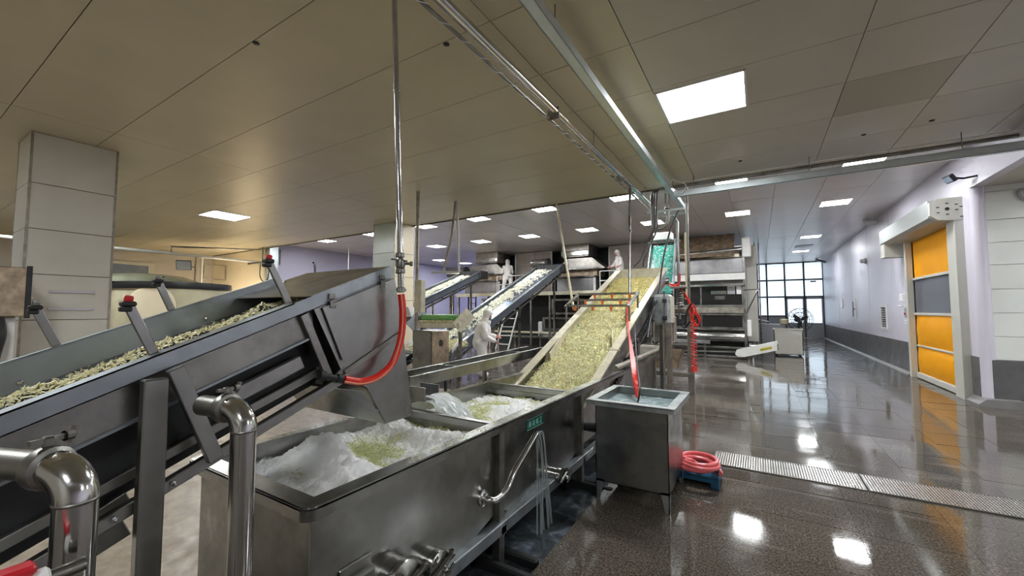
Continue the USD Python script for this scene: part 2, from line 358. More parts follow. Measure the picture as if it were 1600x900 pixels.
for i in range(len(fxs) - 1):
    for j in range(len(fys) - 1):
        if fxs[i + 1] < -12.5 and fys[j] > 21.5: continue
        part(ceil, 'strip_panel', MB().box(fxs[i] + .004, fxs[i + 1] - .004, fys[j] + .004, fys[j + 1] - .004, ZF + rng.normal(0, .0015), ZF + .02), 'far_panel', smooth=False)
for x, y in ((-4.1, 1.93), (-2.53, 2.91), (1.4, 7.7), (-.2, 7.95), (2.1, 7.6)):
    part(ceil, 'screw_cap', MB().lathe([(.03, 0), (.03, -.008), (.012, -.014), (0, -.014)], (x, y, ZC), n=10), 'dark_metal')

# lights: square panels set in both ceilings
def make_light(x, y, z, w, d, label):
    t = thing('ceiling_light', label, 'ceiling light', (x, y, z), 'square ceiling light panels')
    f = MB()
    for sx in (-1, 1):
        f.box(x + sx * w / 2 - .012, x + sx * w / 2 + .012, y - d / 2 - .012, y + d / 2 + .012, z - .012, z + .01)
        f.box(x - w / 2, x + w / 2, y + sx * d / 2 - .012, y + sx * d / 2 + .012, z - .012, z + .01)
    part(t, 'frame', f, 'lamp_frame', smooth=False)
    part(t, 'diffuser', MB().box(x - w / 2 + .01, x + w / 2 - .01, y - d / 2 + .01, y + d / 2 - .01, z - .006, z + .004), 'lamp_glow', smooth=False)
    return t
near_light = make_light(-.52, 5.36, ZC, .93, .90, 'largest lit ceiling panel, overhead right of the channel beam')
dup(near_light, 'ceiling_light', (-12.45, 5.24, ZC), 'lit ceiling panel in the low beige ceiling above the round plastic tank')
for x, y, where in ((-11.5, -2.2, 'far behind the photographer on the left'), (1.5, -2.6, 'behind the photographer on the right'), (-4.4, -.45, 'above the feed conveyor, out of the picture'), (5.5, 3.0, 'in the side recess, nearer'), (5.5, 7.6, 'in the side recess by the tiled wall'), (-16.9, 3.0, 'hidden behind the broad tiled column')):
    dup(near_light, 'ceiling_light', (x, y, ZC if x < 3.2 else 3.72), 'lit ceiling panel ' + where)
rows = [(9.98, 'first', [-15.05, -12.27, -9.57, -7.37, -5.06, -2.83, -.44, 1.8]), (13.45, 'second', [-12.15, -9.72, -7.44, -5.10, -2.87, -.45, 1.81]),
        (17.3, 'third', [-15.35]), (19.2, 'fourth', [-15.08, 1.79]), (23.7, 'fifth', [1.80])]
far_light = None; nth = ['leftmost', 'second', 'third', 'fourth', 'fifth', 'sixth', 'seventh', 'eighth']
for y, row, xx in rows:
    for i, x in enumerate(xx):
        if row in ('first', 'second'): lab = f'small ceiling light, {nth[i]} from left in {"the row behind the ceiling step" if row == "first" else "the second row of far lights"}'
        elif x < 0: lab = 'small lit ceiling panel near the blue back wall, ' + ('nearer' if y < 18 else 'farther') + ' of two'
        else: lab = 'small lit ceiling panel on the way to the glazed doors, ' + ('nearer' if y < 20 else 'farther') + ' of two'
        if far_light is None: far_light = make_light(x, y, ZF, .64, .64, lab)
        else: dup(far_light, 'ceiling_light', (x, y, ZF), lab)
single('ceiling_vent', MB().box(1.47, 2.1, 21.6, 22.3, ZF - .02, ZF + .005), 'grey_plastic', 'dark square grille in the far ceiling between the last two lights', 'vent')

# ------------------------------------------------------------------ walls
wr = MB()
wr.box(XW, XW + .15, 13.32, YE, 0, ZF + .1); wr.box(XW, XW + .15, 10.1, 10.78, 0, ZF + .1); wr.box(XW, XW + .15, 10.78, 13.32, 3.28, ZF + .1)
wr.box(XW, XW + .15, YB, 10.1, 3.73, ZF + .1)
wall_r = struct('wall_right', wr, 'wall_white', 'pale lavender-white panelled wall along the right side', 'wall')
d = MB(); d.box(XW - .012, XW, 13.36, YE, 0, .8); d.box(XW - .012, XW, 10.1, 10.42, 0, .8)
part(wall_r, 'dado', d, 'dado_grey', smooth=False, label='dark grey stone dado along the foot of the wall')
for y in (15.2, 17.9, 20.8, 24.0):
    part(wall_r, 'panel_joint', MB().box(XW - .003, XW, y - .006, y + .006, .8, ZF), 'wall_joint', smooth=False)
part(wall_r, 'kerb', MB().prism([(XW, 0), (XW - .10, 0), (XW - .10, .02), (XW - .02, .06), (XW, .06)], 'y', 13.7, YE), 'kerb', smooth=False)
part(wall_r, 'kerb', MB().prism([(XW + .4, 0), (XW - .12, 0), (XW - .12, .04), (XW - .02, .13), (XW + .4, .13)], 'y', 9.86, 10.36), 'kerb', smooth=False)
part(wall_r, 'kerb', MB().box(XW + .1, XR, 9.94, 10.12, 0, .1, .03), 'kerb', smooth=False)
# rounded end of the wall and the tiled return wall inside the recess
wt = MB(); wt.box(XW + .15, XR, 10.12, 10.3, 0, 4.2)
wall_t = struct('wall_recess', wt, 'grout', 'white tiled wall of the recess at the right edge', 'wall')
co = MB().tube([(XW + .09, 10.13, 0), (XW + .09, 10.13, 3.74)], .1, 20)
part(wall_t, 'corner_post', co, 'wall_white', label='smooth rounded white corner')
part(wall_t, 'dado', MB().box(XW + .12, XR, 10.03, 10.12, 0, .765), 'dado_grey', smooth=False, label='dark grey stone dado below the white tiles')
zz = [.765, 1.159, 1.557, 1.957, 2.371, 2.754, 3.141, 3.632, 3.74]
for i in range(len(zz) - 1):
    for x0 in (XW + .16, XW + 1.76, XW + 3.36):
        part(wall_t, 'tile', MB().box(x0, x0 + 1.596, 10.09, 10.13, zz[i] + .003, zz[i + 1] - .003, .004), 'wall_tile', smooth=False)
part(wall_t, 'soffit', MB().box(XW + .15, XR, YB, 10.12, 3.73, 3.9), 'near_panel_grey', smooth=False, label='lower beige ceiling of the recess')
struct('wall_side', MB().box(XR, XR + .2, YB, 10.3, 0, 4.4), 'wall_white', 'plain white wall closing the recess', 'wall')
struct('wall_behind', MB().box(XL, XR, YB - .2, YB, 0, 4.6), 'wall_left_grey', 'plain wall behind the photographer', 'wall')
co = MB(); co.box(5.6, 5.7, 10.3, 16, 0, 4); co.box(3.35, 5.6, 15.9, 16, 0, 4); co.box(3.35, 5.6, 10.3, 16, 3.5, 3.6); co.box(4.6, 4.72, 11.9, 12.9, 0, 2.2)
struct('wall_corridor', co, 'grey_plastic', 'dim grey corridor behind the clear strip of the roll-up door', 'wall')

wl = MB(); wl.box(XL - .2, XL, YB, near_edge, 0, 4.6)
wall_l = struct('wall_left', wl, 'wall_left_grey', 'greyish beige wall far away on the left', 'wall')
struct('wall_cream', MB().box(XL, -17.6, near_edge, near_edge + .2, 0, 4.6), 'wall_cream', 'bright cream wall beyond the round plastic tank', 'wall')
struct('wall_lavender', MB().box(-17.8, -17.6, near_edge + .2, 21.2, 0, 4.6), 'wall_lavender', 'pale lavender side wall at the left of the far hall', 'wall')
struct('wall_blue', MB().box(-17.8, -12.4, 21.2, 21.4, 0, 4.6), 'wall_blue', 'blue-lavender back wall behind the left ovens', 'wall')
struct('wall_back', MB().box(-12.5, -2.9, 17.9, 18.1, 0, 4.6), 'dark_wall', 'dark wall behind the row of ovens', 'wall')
struct('wall_blue_return', MB().box(-12.6, -12.4, 18.1, 21.4, 0, 4.6), 'wall_blue', 'blue end wall next to the left oven', 'wall')
struct('wall_behind_dryer', MB().box(-3.2, -3.05, 18.1, YE + .3, 0, 4.6), 'wall_left_grey', 'plain wall hidden behind the dryer', 'wall')
struct('trim_1', MB().box(-17.58, -17.35, 9.0, 9.35, 0, ZF), 'zinc_beam', 'grey steel stanchion between cream and lavender walls', 'trim')
# window in the left wall
w1 = thing('window_1', 'frosted bluish window in the far left wall beside the column', 'window', (XL, 5.6, 2.2), kind='structure')
part(w1, 'pane', MB().box(XL - .02, XL + .02, 4.2, 6.55, 1.9, 3.5), 'pane_blue', smooth=False)
f = MB(); f.box(XL, XL + .06, 4.1, 6.75, 3.5, 3.62); f.box(XL, XL + .06, 6.55, 6.75, 1.8, 3.5); f.box(XL, XL + .06, 4.1, 6.75, 1.78, 1.9)
part(w1, 'frame', f, 'door_grey', smooth=False)

# glazed end wall with double door
g = thing('window_2', 'tall grid of frosted panes and double doors glowing with daylight', 'window', (1.5, YE, 0), kind='structure')
mx = [-3.0, -2.0, -.95, -.02, .46, 1.37, 2.30, 3.2]; mz = [1.30, 2.40, 3.40, 4.43]
fr = MB()
for x in mx: fr.box(x - .035, x + .035, YE - .05, YE + .05, 0 if x > 1.3 else 0, ZF, .006)
for z in mz[1:]: fr.box(mx[0], XW, YE - .045, YE + .045, z - .035, z + .035, .006)
fr.box(mx[0], 1.37, YE - .045, YE + .045, 1.235, 1.305, .006)
part(g, 'mullion_frame', fr, 'dark_metal', smooth=False)
for i in range(len(mx) - 1):
    for j in range(3):
        if i >= 5 and j == 0: continue
        part(g, 'pane', MB().box(mx[i] + .03, mx[i + 1] - .03, YE - .006, YE + .006, mz[j] + .03, mz[j + 1] - .03), 'frosted_pane', smooth=False)
part(g, 'base_panel', MB().box(mx[0], 1.37, YE - .03, YE + .03, 0, 1.25), 'grey_plastic', smooth=False)
for a, b in ((1.40, 2.28), (2.32, 3.16)):
    dl = MB()
    dl.box(a, a + .07, YE - .04, YE + .04, .03, 2.37, .005); dl.box(b - .07, b, YE - .04, YE + .04, .03, 2.37, .005)
    dl.box(a, b, YE - .04, YE + .04, 2.27, 2.37, .005); dl.box(a, b, YE - .038, YE + .038, .03, .87, .005)
    lf = part(g, 'door_leaf', dl, 'grey_plastic', smooth=False, label='grey framed door leaf with frosted upper pane')
    part(lf, 'door_pane', MB().box(a + .06, b - .06, YE - .006, YE + .006, .86, 2.28), 'frosted_pane', smooth=False)
    part(lf, 'handle', MB().tube([(b - .04, YE - .04, 1.0), (b - .04, YE - .09, 1.02), (b - .04, YE - .09, 1.2), (b - .04, YE - .04, 1.22)], .014, 8), 'steel_bright')
part(g, 'threshold', MB().box(1.37, 3.2, YE - .12, YE + .05, 0, .03), 'steel_bright', smooth=False)
part(g, 'closer_box', MB().box(2.6, 2.86, YE - .1, YE - .03, 3.24, 3.31, .01), 'dark_metal', smooth=False)

# columns
def column(name, label, x0, x1, y0, y1, top, joints, mats):
    t = thing(name, label, 'column', ((x0 + x1) / 2, (y0 + y1) / 2, 0), kind='structure')
    part(t, 'core', MB().box(x0 + .02, x1 - .02, y0 + .02, y1 - .02, 0, top + .05), 'grout', smooth=False)
    zs = [0] + joints + [top]
    for i in range(len(zs) - 1):
        a, b = zs[i] + .005, zs[i + 1] - .005
        part(t, 'facing_tile', MB().box(x1 - .03, x1, y0 + .012, y1 - .012, a, b, .004), mats[0], smooth=False)
        part(t, 'facing_tile', MB().box(x0 + .012, x1 - .012, y0, y0 + .03, a, b, .004), mats[1], smooth=False)
    for x in (x0, x1):
        part(t, 'corner_strip', MB().box(x - .014, x + .014, y0 - .004, y0 + .024, 0, top), 'steel_brown', smooth=False)
    part(t, 'corner_strip', MB().box(x1 - .024, x1 + .004, y1 - .014, y1 + .014, 0, top), 'steel_brown', smooth=False)
    return t
column('column', 'broad white tiled column at the far left, with brown corner strips', -9.72, -8.9, 1.24, 2.16, ZC, [.12, .79, 1.46, 2.125, 2.785, 3.452], ('column_tile', 'wall_tile'))
column('column', 'pale green and cream tiled column behind the steel discharge hood', -9.92, -9.02, 8.18, 8.97, ZC, [.5, 1.2, 1.9, 2.6, 3.3], ('wall_cream', 'column_green'))
for z0 in (1.88, 1.62):
    single('wall_bracket', MB().box(-8.9, -8.872, 1.5, 1.98, z0 - .02, z0 + .02, .006), 'wall_joint', 'grey strip mark on the white tiled column, ' + ('upper' if z0 > 1.7 else 'lower') + ' of two', 'strip')

# ------------------------------------------------------------------ loose shredded vegetable
def shreds(C, N, L=(.03, .06), w=.0035, flat=.6, seed=1):
    """Curved three-sided strips lying around the points C on a surface of normals N: one mesh."""
    r = np.random.default_rng(seed); n = len(C); C = np.asarray(C, float); N = np.asarray(N, float)
    D = r.normal(size=(n, 3)); D -= N * (D * N).sum(1, keepdims=True) * flat; D /= np.linalg.norm(D, axis=1, keepdims=True)
    S = np.cross(D, N + r.normal(size=(n, 3)) * .2); S /= np.linalg.norm(S, axis=1, keepdims=True); U = np.cross(S, D)
    Ln = r.uniform(*L, n)[:, None]; bd = r.normal(0, .22, (n, 1)) * Ln; W = w * r.uniform(.7, 1.4, (n, 1)); V = []
    for t in (-1, 0, 1):
        c = C + D * t * Ln / 2 + U * bd * (1 - t * t); k = .6 if t else 1
        V += [c + S * W * k, c - S * W * k, c + U * W * k * .9]
    V = np.stack(V, 1).reshape(-1, 3); f = []
    for a in (0, 3):
        for i in range(3):
            j = (i + 1) % 3; f += [[a + i, a + j, a + 3 + j], [a + i, a + 3 + j, a + 3 + i]]
    f += [[0, 2, 1], [6, 7, 8]]
    F = (np.arange(n)[:, None, None] * 9 + np.array(f)[None]).reshape(-1, 3)
    return trimesh.Trimesh(V, F, process=False)
def grid_mesh(P):
    a, b = P.shape[:2]; idx = np.arange(a * b).reshape(a, b)
    q = np.stack([idx[:-1, :-1], idx[1:, :-1], idx[1:, 1:], idx[:-1, 1:]], -1).reshape(-1, 4)
    return trimesh.Trimesh(P.reshape(-1, 3), np.vstack([q[:, [0, 1, 2]], q[:, [0, 2, 3]]]), process=False)

# ------------------------------------------------------------------ washing tank
TX0, TX1, TY0, TY1, TY2, TZ = -2.47, -1.446, .91, 3.50, 7.2, .86
tank = thing('washing_tank', 'long stainless steel washing tank full of white foam and bobbing shreds', 'washing tank', (-1.95, 2.6, -.085))
outer = Polygon([(TX0, TY0), (TX1, TY0), (TX1, TY2), (TX0, TY2)]).buffer(-.05).buffer(.05, quad_segs=6)
inner = Polygon([(TX0 + .075, TY0 + .085), (TX1 - .085, TY0 + .085), (TX1 - .085, TY2 - .1), (TX0 + .075, TY2 - .1)])
rim = MB()
ro = outer; rb = outer.buffer(-.007)
rim.prism(rb.difference(inner), 'z', TZ - .006, TZ)
rim.prism(ro.difference(outer.buffer(-.014)), 'z', TZ - .052, TZ - .004)
rim.prism(ro.difference(inner), 'z', TZ - .012, TZ - .005)
part(tank, 'rim', rim, 'steel', smooth=35)
bd = MB()
def side_poly(y0, y1, zb): return [(y0, TZ - .02), (y0, zb), (y1, zb), (y1, TZ - .02)]
fx = TX1 - .055
front = [(.965, .81), (.965, .0), (1.30, -.06), (1.72, .165), (2.255, .285), (2.255, .81)]
front2 = [(2.255, .81), (2.255, .29), (2.54, .19), (2.9, .172), (3.31, .203), (3.69, .29), (3.69, .81)]
front3 = [(3.69, .81), (3.69, .30), (7.1, .36), (7.1, .81)]
for fp in (front, front2, front3):
    pn = MB(); pn.prism(fp, 'x', fx - .006, fx); part(tank, 'side_panel', pn, 'steel', smooth=False)
    pn = MB(); pn.prism(fp, 'x', TX0 + .05, TX0 + .056); part(tank, 'side_panel', pn, 'steel', smooth=False)
part(tank, 'end_panel', MB().box(TX0 + .05, fx, .96, .966, -.04, .83), 'steel_worn', smooth=False)
part(tank, 'end_panel', MB().box(TX0 + .05, fx, 7.09, 7.1, .3, .83), 'steel_worn', smooth=False)
part(tank, 'floor_plate', MB().box(TX0 + .055, fx - .005, .965, 7.09, .36, .37), 'steel_worn', smooth=False)
for n_, (a, b) in (('divider', (2.225, 2.285)), ('divider', (3.47, 3.53))):
    dv = MB(); dv.box(TX0 + .06, TX1 - .08, a, b, .80, .855, .006); dv.box(TX0 + .06, fx, (a + b) / 2 - .004, (a + b) / 2 + .004, .4, .81)
    part(tank, n_, dv, 'steel', smooth=False)
liner = MB()
liner.box(TX0 + .071, TX0 + .076, .99, 7.1, .45, TZ - .005); liner.box(TX1 - .086, TX1 - .081, .99, 7.1, .45, TZ - .005); liner.box(TX0 + .07, TX1 - .08, .99, .996, .45, TZ - .005)
part(tank, 'inner_wall', liner, 'steel', smooth=False)
for y in (1.0, 2.27, 3.68, 6.9):
    for x in (TX1 - .045, TX0 + .045):
        if y == 1.0 : continue
        part(tank, 'leg', MB().box(x - .03, x + .03, y - .03, y + .03, -.085, TZ - .05, .004), 'steel_worn', smooth=False)
for x in (TX1 - .035, TX0 + .035):
    rl = MB(); rl.box(x - .035, x + .035, .98, 7.0, .155, .235, .006); part(tank, 'lower_rail', rl, 'steel_rail', smooth=False)
for y in (1.0, 2.27, 3.68):
    part(tank, 'cross_member', MB().box(TX0, TX1, y - .03, y + .03, .15, .21, .004), 'steel_worn', smooth=False)
for y, x1 in ((2.20, -1.10), (2.36, -1.25), (3.62, -1.16)):
    part(tank, 'floor_bar', MB().box(TX0, x1, y - .028, y + .028, -.06, .012, .012), 'black_rubber', smooth=False, label='black floor bar')
lg = MB(); lg.box(fx - .067, fx - .007, .97, 1.03, -.085, .80); part(tank, 'leg', lg, 'steel_worn', smooth=False)
lg = MB(); lg.box(TX0 + .057, TX0 + .117, .97, 1.03, -.085, .80); part(tank, 'leg', lg, 'steel_worn', smooth=False)
for y in (1.02, 2.27, 3.68):
    part(tank, 'foot_pad', MB().lathe([(0, .0), (.05, 0), (.05, .012), (.014, .02), (.014, .07)], (TX1 + .03, y, -.085), n=14), 'steel_bright')
# green sign: three characters and a 2
sg = part(tank, 'sign_plate', MB().box(fx, fx + .004, 2.665, 2.925, .70, .782), 'sign_green', smooth=False, label='small green sign plate with pale lettering')
CH = [  # strokes in a unit square (x right, y up): water radical and right-hand components
    [((.05, .9), (.2, .8)), ((.02, .62), (.17, .53)), ((.03, .05), (.2, .36)), ((.32, .88), (.95, .88)), ((.36, .74), (.9, .74)), ((.28, .6), (1, .6)), ((.63, 1), (.63, .6)), ((.4, .48), (.88, .48)), ((.4, .48), (.38, .02)), ((.88, .48), (.88, .02)), ((.4, .34), (.88, .34)), ((.4, .2), (.88, .2))],
    [((.05, .9), (.2, .8)), ((.02, .62), (.17, .53)), ((.03, .05), (.2, .36)), ((.42, .95), (.34, .66)), ((.36, .76), (.92, .76)), ((.28, .5), (1, .5)), ((.63, 1), (.63, .5)), ((.52, .5), (.46, .2)), ((.46, .2), (.3, .03)), ((.76, .5), (.76, .08)), ((.76, .06), (1, .06)), ((1, .06), (1, .2))],
    [((.02, .7), (.42, .7)), ((.22, 1), (.22, 0)), ((.22, .66), (.02, .3)), ((.24, .6), (.42, .42)), ((.54, .9), (.54, .4)), ((.54, .4), (.44, .02)), ((.54, .9), (.84, .9)), ((.84, .9), (.84, .08)), ((.84, .06), (1, .06)), ((1, .06), (1, .22))],
    [((.2, .78), (.3, .94)), ((.3, .94), (.6, .94)), ((.6, .94), (.72, .76)), ((.72, .76), (.62, .5)), ((.62, .5), (.2, .06)), ((.18, .05), (.78, .05))]]
lt = MB()
for i, ch in enumerate(CH):
    y0 = 2.683 + i * .06; s_ = .044
    for (a, b), (c, d_) in ch:
        lt.bar((fx + .0045, y0 + a * s_, .72 + b * s_), (fx + .0045, y0 + c * s_, .72 + d_ * s_), .0042, .002, (1, 0, 0))
part(sg, 'lettering', lt, 'sign_letter', smooth=False)
fr_ = MB()
for z in (.7045, .7775): fr_.box(fx + .0038, fx + .0052, 2.668, 2.922, z - .0016, z + .0016)
part(sg, 'border_line', fr_, 'sign_letter', smooth=False)
# overflow pipe with its water
ov = part(tank, 'overflow_pipe', MB().tube([(fx, 2.10, .437), (fx + .05, 2.10, .437), (fx + .075, 2.13, .43), (fx + .08, 2.2, .435), (fx + .085, 2.27, .465), (fx + .085, 2.34, .53), (fx + .085, 2.49, .61), (fx + .085, 2.655, .70)], .021, 14, smooth=4), 'steel_bright', label='polished bent overflow pipe')
part(ov, 'flange', MB().lathe([(.02, 0), (.05, 0), (.05, .014), (.034, .02), (.034, .035), (.02, .036)], (fx, 2.10, .437), (1, 0, 0), 20), 'steel_bright')
# round hand-hole covers and a drain valve
def handhole(y, z, r, nm):
    h = part(tank, nm, MB().lathe([(r * .93, 0), (r * .93, .05), (r * .8, .05), (r * .8, .06), (r, .06), (r, .085), (r * .97, .09), (0, .094)], (fx, y, z), (1, 0, 0), 40), 'steel_bright', label='round polished hand-hole cover with clamp bar')
    b = MB(); b.bar((fx + .11, y - r * 1.25, z - r * .55), (fx + .11, y + r * 1.15, z + r * .35), .018, .02, (1, 0, 0), .003)
    part(h, 'clamp_bar', b, 'steel', smooth=False)
    k_ = MB(); k_.tube([(fx + .09, y, z - .01), (fx + .16, y, z - .01)], .008, 10); k_.bar((fx + .15, y - .04, z - .03), (fx + .15, y + .04, z + .012), .012, .012, (1, 0, 0), .002)
    k_.lathe([(.016, 0), (.016, .02), (.006, .024)], (fx + .12, y, z - .01), (1, 0, 0), 12)
    part(h, 'wing_nut', k_, 'steel_bright')
    e = MB(); e.lathe([(.013, -.02), (.013, .02)], (fx + .1, y + r * 1.12, z + r * .3), (0, 0, 1), 10); e.bar((fx + .0, y + r * 1.12, z + r * .3), (fx + .12, y + r * 1.12, z + r * .3), .02, .02, (0, 0, 1), .003)
    part(h, 'hinge_lug', e, 'steel_worn')
handhole(1.375, .355, .10, 'hand_hole'); handhole(1.61, .315, .07, 'hand_hole'); handhole(3.10, .25, .06, 'hand_hole')
jb = part(tank, 'junction_bracket', MB().box(fx, fx + .012, 1.09, 1.25, .40, .535, .003), 'steel', smooth=False)
part(jb, 'bracket_cover', MB().box(fx + .012, fx + .05, 1.10, 1.245, .42, .492, .008), 'steel', smooth=False)

def stream(name, lab, strands, mat='water_stream'):
    m = MB()
    for P, r in strands: m.tube(P, r, 8, smooth=6)
    return single(name, m, mat, lab, 'water', kind='stuff', smooth=True)
sr = np.random.default_rng(3); st = []
ox = fx + .085
for i in range(7):
    a = i / 6; v = .02 + .22 * a; P = []
    for t in np.linspace(0, 1, 9):
        z = .70 + (.015 + .03 * a) * (4 * t * (1 - t)) * .7 - .75 * t * t
        P.append((ox + .01 * math.sin(i * 2.3 + t * 5), 2.66 + v * (t ** .7) + .008 * math.sin(9 * t + i), z))
    st.append((P, [.006, .005, .004, .006, .004, .005, .006, .007, .009]))
stream('overflow_stream', 'thin jets of water arching from the bent overflow pipe to the floor', st)

# foam
fx0, fx1, fy0, fy1 = TX0 + .077, TX1 - .087, 1.0, 3.47
def foam_height(X, Y):
    p = np.stack([X * 3.1, Y * 3.1, X * 0 + .7], -1)
    h = .735 + .075 * (meshkit.fbm(p, 4, 11) - .5)
    fr = .40 + .95 * (meshkit.fbm(np.stack([X * 2.4, Y * 2.4, X * 0 + 5], -1), 3, 5) - .5) + .75 * (meshkit.fbm(np.stack([X * 9, Y * 9, X * 0 + 1], -1), 3, 15) - .5)
    for cx, cy, sx, sy, a, rot, w in ((-1.98, 1.40, .34, .10, .115, -.35, .5), (-1.62, 1.28, .12, .20, .07, 0, .55), (-2.28, 1.62, .12, .35, .06, 0, .35), (-2.0, 2.02, .30, .07, .07, .15, .45),
                                      (-1.72, 2.02, .10, .22, .045, .0, .4), (-2.26, 2.10, .1, .12, .07, 0, .5), (-1.80, 2.92, .22, .07, .06, -.2, .5), (-2.2, 2.55, .2, .08, .05, .2, .4), (-1.65, 2.6, .06, .35, .03, 0, .35), (-2.05, 3.25, .25, .06, .03, 0, .2)):
        c, s_ = math.cos(rot), math.sin(rot); u = (X - cx) * c + (Y - cy) * s_; v = -(X - cx) * s_ + (Y - cy) * c
        e = np.exp(-(u / sx) ** 2 - (v / sy) ** 2); h = h + a * e; fr = fr + w * e
    rough = meshkit.fbm(np.stack([X * 22, Y * 22, X * 0 + 2], -1), 4, 8) - .5
    e = np.clip((1.6 - Y) / .4, 0, 1); fr = fr + .40 * e; h = h + .02 * e + .045 * np.exp(-((X + 1.66) / .16) ** 2 - ((Y - 1.16) / .14) ** 2)
    h = h + .046 * rough * (.45 + np.clip(fr, 0, 1)) + .026 * np.abs(meshkit.fbm(np.stack([X * 60, Y * 60, X * 0], -1), 3, 4) - .5)
    return h, fr
gx, gy = np.meshgrid(np.linspace(fx0, fx1, 220), np.linspace(fy0, fy1, 560), indexing='ij')
gh, gf = foam_height(gx, gy)
fm = grid_mesh(np.stack([gx, gy, gh], -1))
fn = single('foam', fm, 'foam', 'frothing white foam and pale green water filling the washing tank', 'foam', kind='stuff', smooth=True)
UsdGeom.PrimvarsAPI(stage.GetPrimAtPath(fn.path)).CreatePrimvar('froth', Sdf.ValueTypeNames.FloatArray, 'vertex').Set(list(map(float, gf.reshape(-1))))
n = 9000; r_ = np.random.default_rng(21); X = r_.uniform(fx0 + .02, fx1 - .02, n); Y = r_.uniform(fy0 + .1, fy1, n); H, FR = foam_height(X, Y)
keep = FR + r_.normal(0, .08, n) < .34
single('floating_shreds', shreds(np.stack([X, Y, H + .002], -1)[keep], np.tile([0, 0, 1.0], (keep.sum(), 1)), (.025, .055), .0026, .7, 5), 'product_green', 'pale green vegetable shreds floating among the foam in the tank', 'shredded vegetable', kind='stuff')
# scraps along the rim
n = 700; X = np.where(r_.random(n) < .6, TX1 - .005 - .075 * r_.random(n), TX0 + .01 + .06 * r_.random(n)); Y = r_.uniform(1.3, 3.5, n); Y = np.where(X > -2, 1.45 + (Y - 1.3) * .93, Y)
single('rim_scraps', shreds(np.stack([X, Y, np.full(n, TZ + .002)], -1), np.tile([0, 0, 1.0], (n, 1)), (.006, .018), .002, 1.0, 6), 'product_pale', 'crumbs of shredded vegetable scattered along the tank rim', 'shredded vegetable', kind='stuff')

# launder trough feeding water from behind
lx = thing('launder_trough', 'narrow grey water trough sloping behind the tank with a square end box', 'trough', (-2.5, 3.6, 0))
A, B = np.array([-2.68, 2.5, .98]), np.array([-2.78, 5.2, 1.02])
for s_, nm in ((-.13, 'side_rail'), (.13, 'side_rail')):
    m = MB(); m.bar(A + [s_, 0, 0], B + [s_, 0, 0], .012, .10, (0, 0, 1), .002); m.bar(A + [s_, 0, .05], B + [s_, 0, .05], .035, .012, (0, 0, 1), .002); part(lx, nm, m, 'steel', smooth=False)
m = MB(); m.bar(A - [0, 0, .05], B - [0, 0, .05], .27, .008); part(lx, 'bottom_plate', m, 'steel_worn', smooth=False)
for t in (.25, .75):
    P = A * (1 - t) + B * t; m = MB(); m.bar(P + [-.13, 0, .052], P + [.13, 0, .052], .03, .008); part(lx, 'tie_bar', m, 'steel', smooth=False)
eb = MB(); y0, y1, x0, x1 = 2.28, 2.52, -2.82, -2.42
eb.box(x0, x0 + .008, y0, y1, .78, 1.03); eb.box(x0, x1, y0, y0 + .008, .78, 1.03); eb.box(x0, x1, y1 - .008, y1, .78, .93); eb.box(x1 - .008, x1, y0, y1, .78, .96); eb.box(x0, x1, y0, y1, .78, .79)
eb.box(x0 - .012, x1 + .012, y0 - .012, y0, .90, .925)
part(lx, 'end_box', eb, 'steel_rail', smooth=False, label='square blue-grey steel end box')
sp = MB(); sp.box(-2.42, -2.22, 2.34, 2.348, .9, 1.0); sp.box(-2.42, -2.22, 2.50, 2.508, .9, 1.0); sp.box(-2.42, -2.22, 2.34, 2.508, .895, .902)
part(lx, 'spout', sp, 'steel', smooth=False)
for y in (2.4, 3.9, 5.1):
    part(lx, 'leg', MB().box(-2.78, -2.74, y - .02, y + .02, 0, .9, .003), 'steel_worn', smooth=False)
m = MB(); us, vs = np.meshgrid(np.linspace(0, 1, 34), np.linspace(0, 1, 26), indexing='ij')
wob = meshkit.fbm(np.stack([us * 5, vs * 14, us * 0], -1), 4, 6) - .5
X_ = -2.23 + .30 * us ** .8 + .10 * us * vs + .04 * wob * us; Y_ = 2.352 + .15 * vs + .10 * us * (vs - .5) + .02 * wob; Z_ = .935 - .215 * us ** 2 + .05 * wob * (.4 + us)
m.tm(grid_mesh(np.stack([X_, Y_, Z_], -1))); m.tm(grid_mesh(np.stack([X_ - .02, Y_, Z_ - .035], -1)))
single('spout_water', m, 'white_water', 'white water pouring from the trough spout into the foam', 'water', kind='stuff', smooth=True)

# ------------------------------------------------------------------ lift conveyor with its heap
K = .40
def lz(y): return .80 + K * (y - 4.15)          # top of the side walls
lift = thing('lift_conveyor', 'steep cream-edged lift conveyor rising out of the washing tank', 'conveyor', (-1.98, 6.0, 0))
LX0, LX1, LY0, LY1 = -2.46, -1.50, 3.75, 8.15
def sloped(mb, x0, x1, y0, y1, d0, d1, lzf=lz):
    """A plate following the slope between offsets d0 and d1 below the side-wall top."""
    return mb.prism([(y0, lzf(y0) + d0), (y1, lzf(y1) + d0), (y1, lzf(y1) + d1), (y0, lzf(y0) + d1)], 'x', x0, x1)
for xa, xb, y0, y1 in ((LX0, LX0 + .012, LY0, LY1), (LX1 - .012, LX1, LY0, LY1)):
    part(lift, 'side_wall', sloped(MB(), xa, xb, y0, y1, 0, -.26), 'steel', smooth=False)
for xa, xb in ((LX0 - .02, LX0 + .085), (LX1 - .075, LX1 + .02)):
    part(lift, 'top_flange', sloped(MB(), xa, xb, LY0, LY1, .022, 0), 'cream_plate', smooth=False)
part(lift, 'side_liner', sloped(MB(), LX0 + .012, LX0 + .03, LY0 + 1.1, LY1, -.0, -.22), 'cream_plate', smooth=False)
part(lift, 'side_liner', sloped(MB(), LX1 - .03, LX1 - .012, LY0 + 1.1, LY1, -.0, -.22), 'cream_plate', smooth=False)
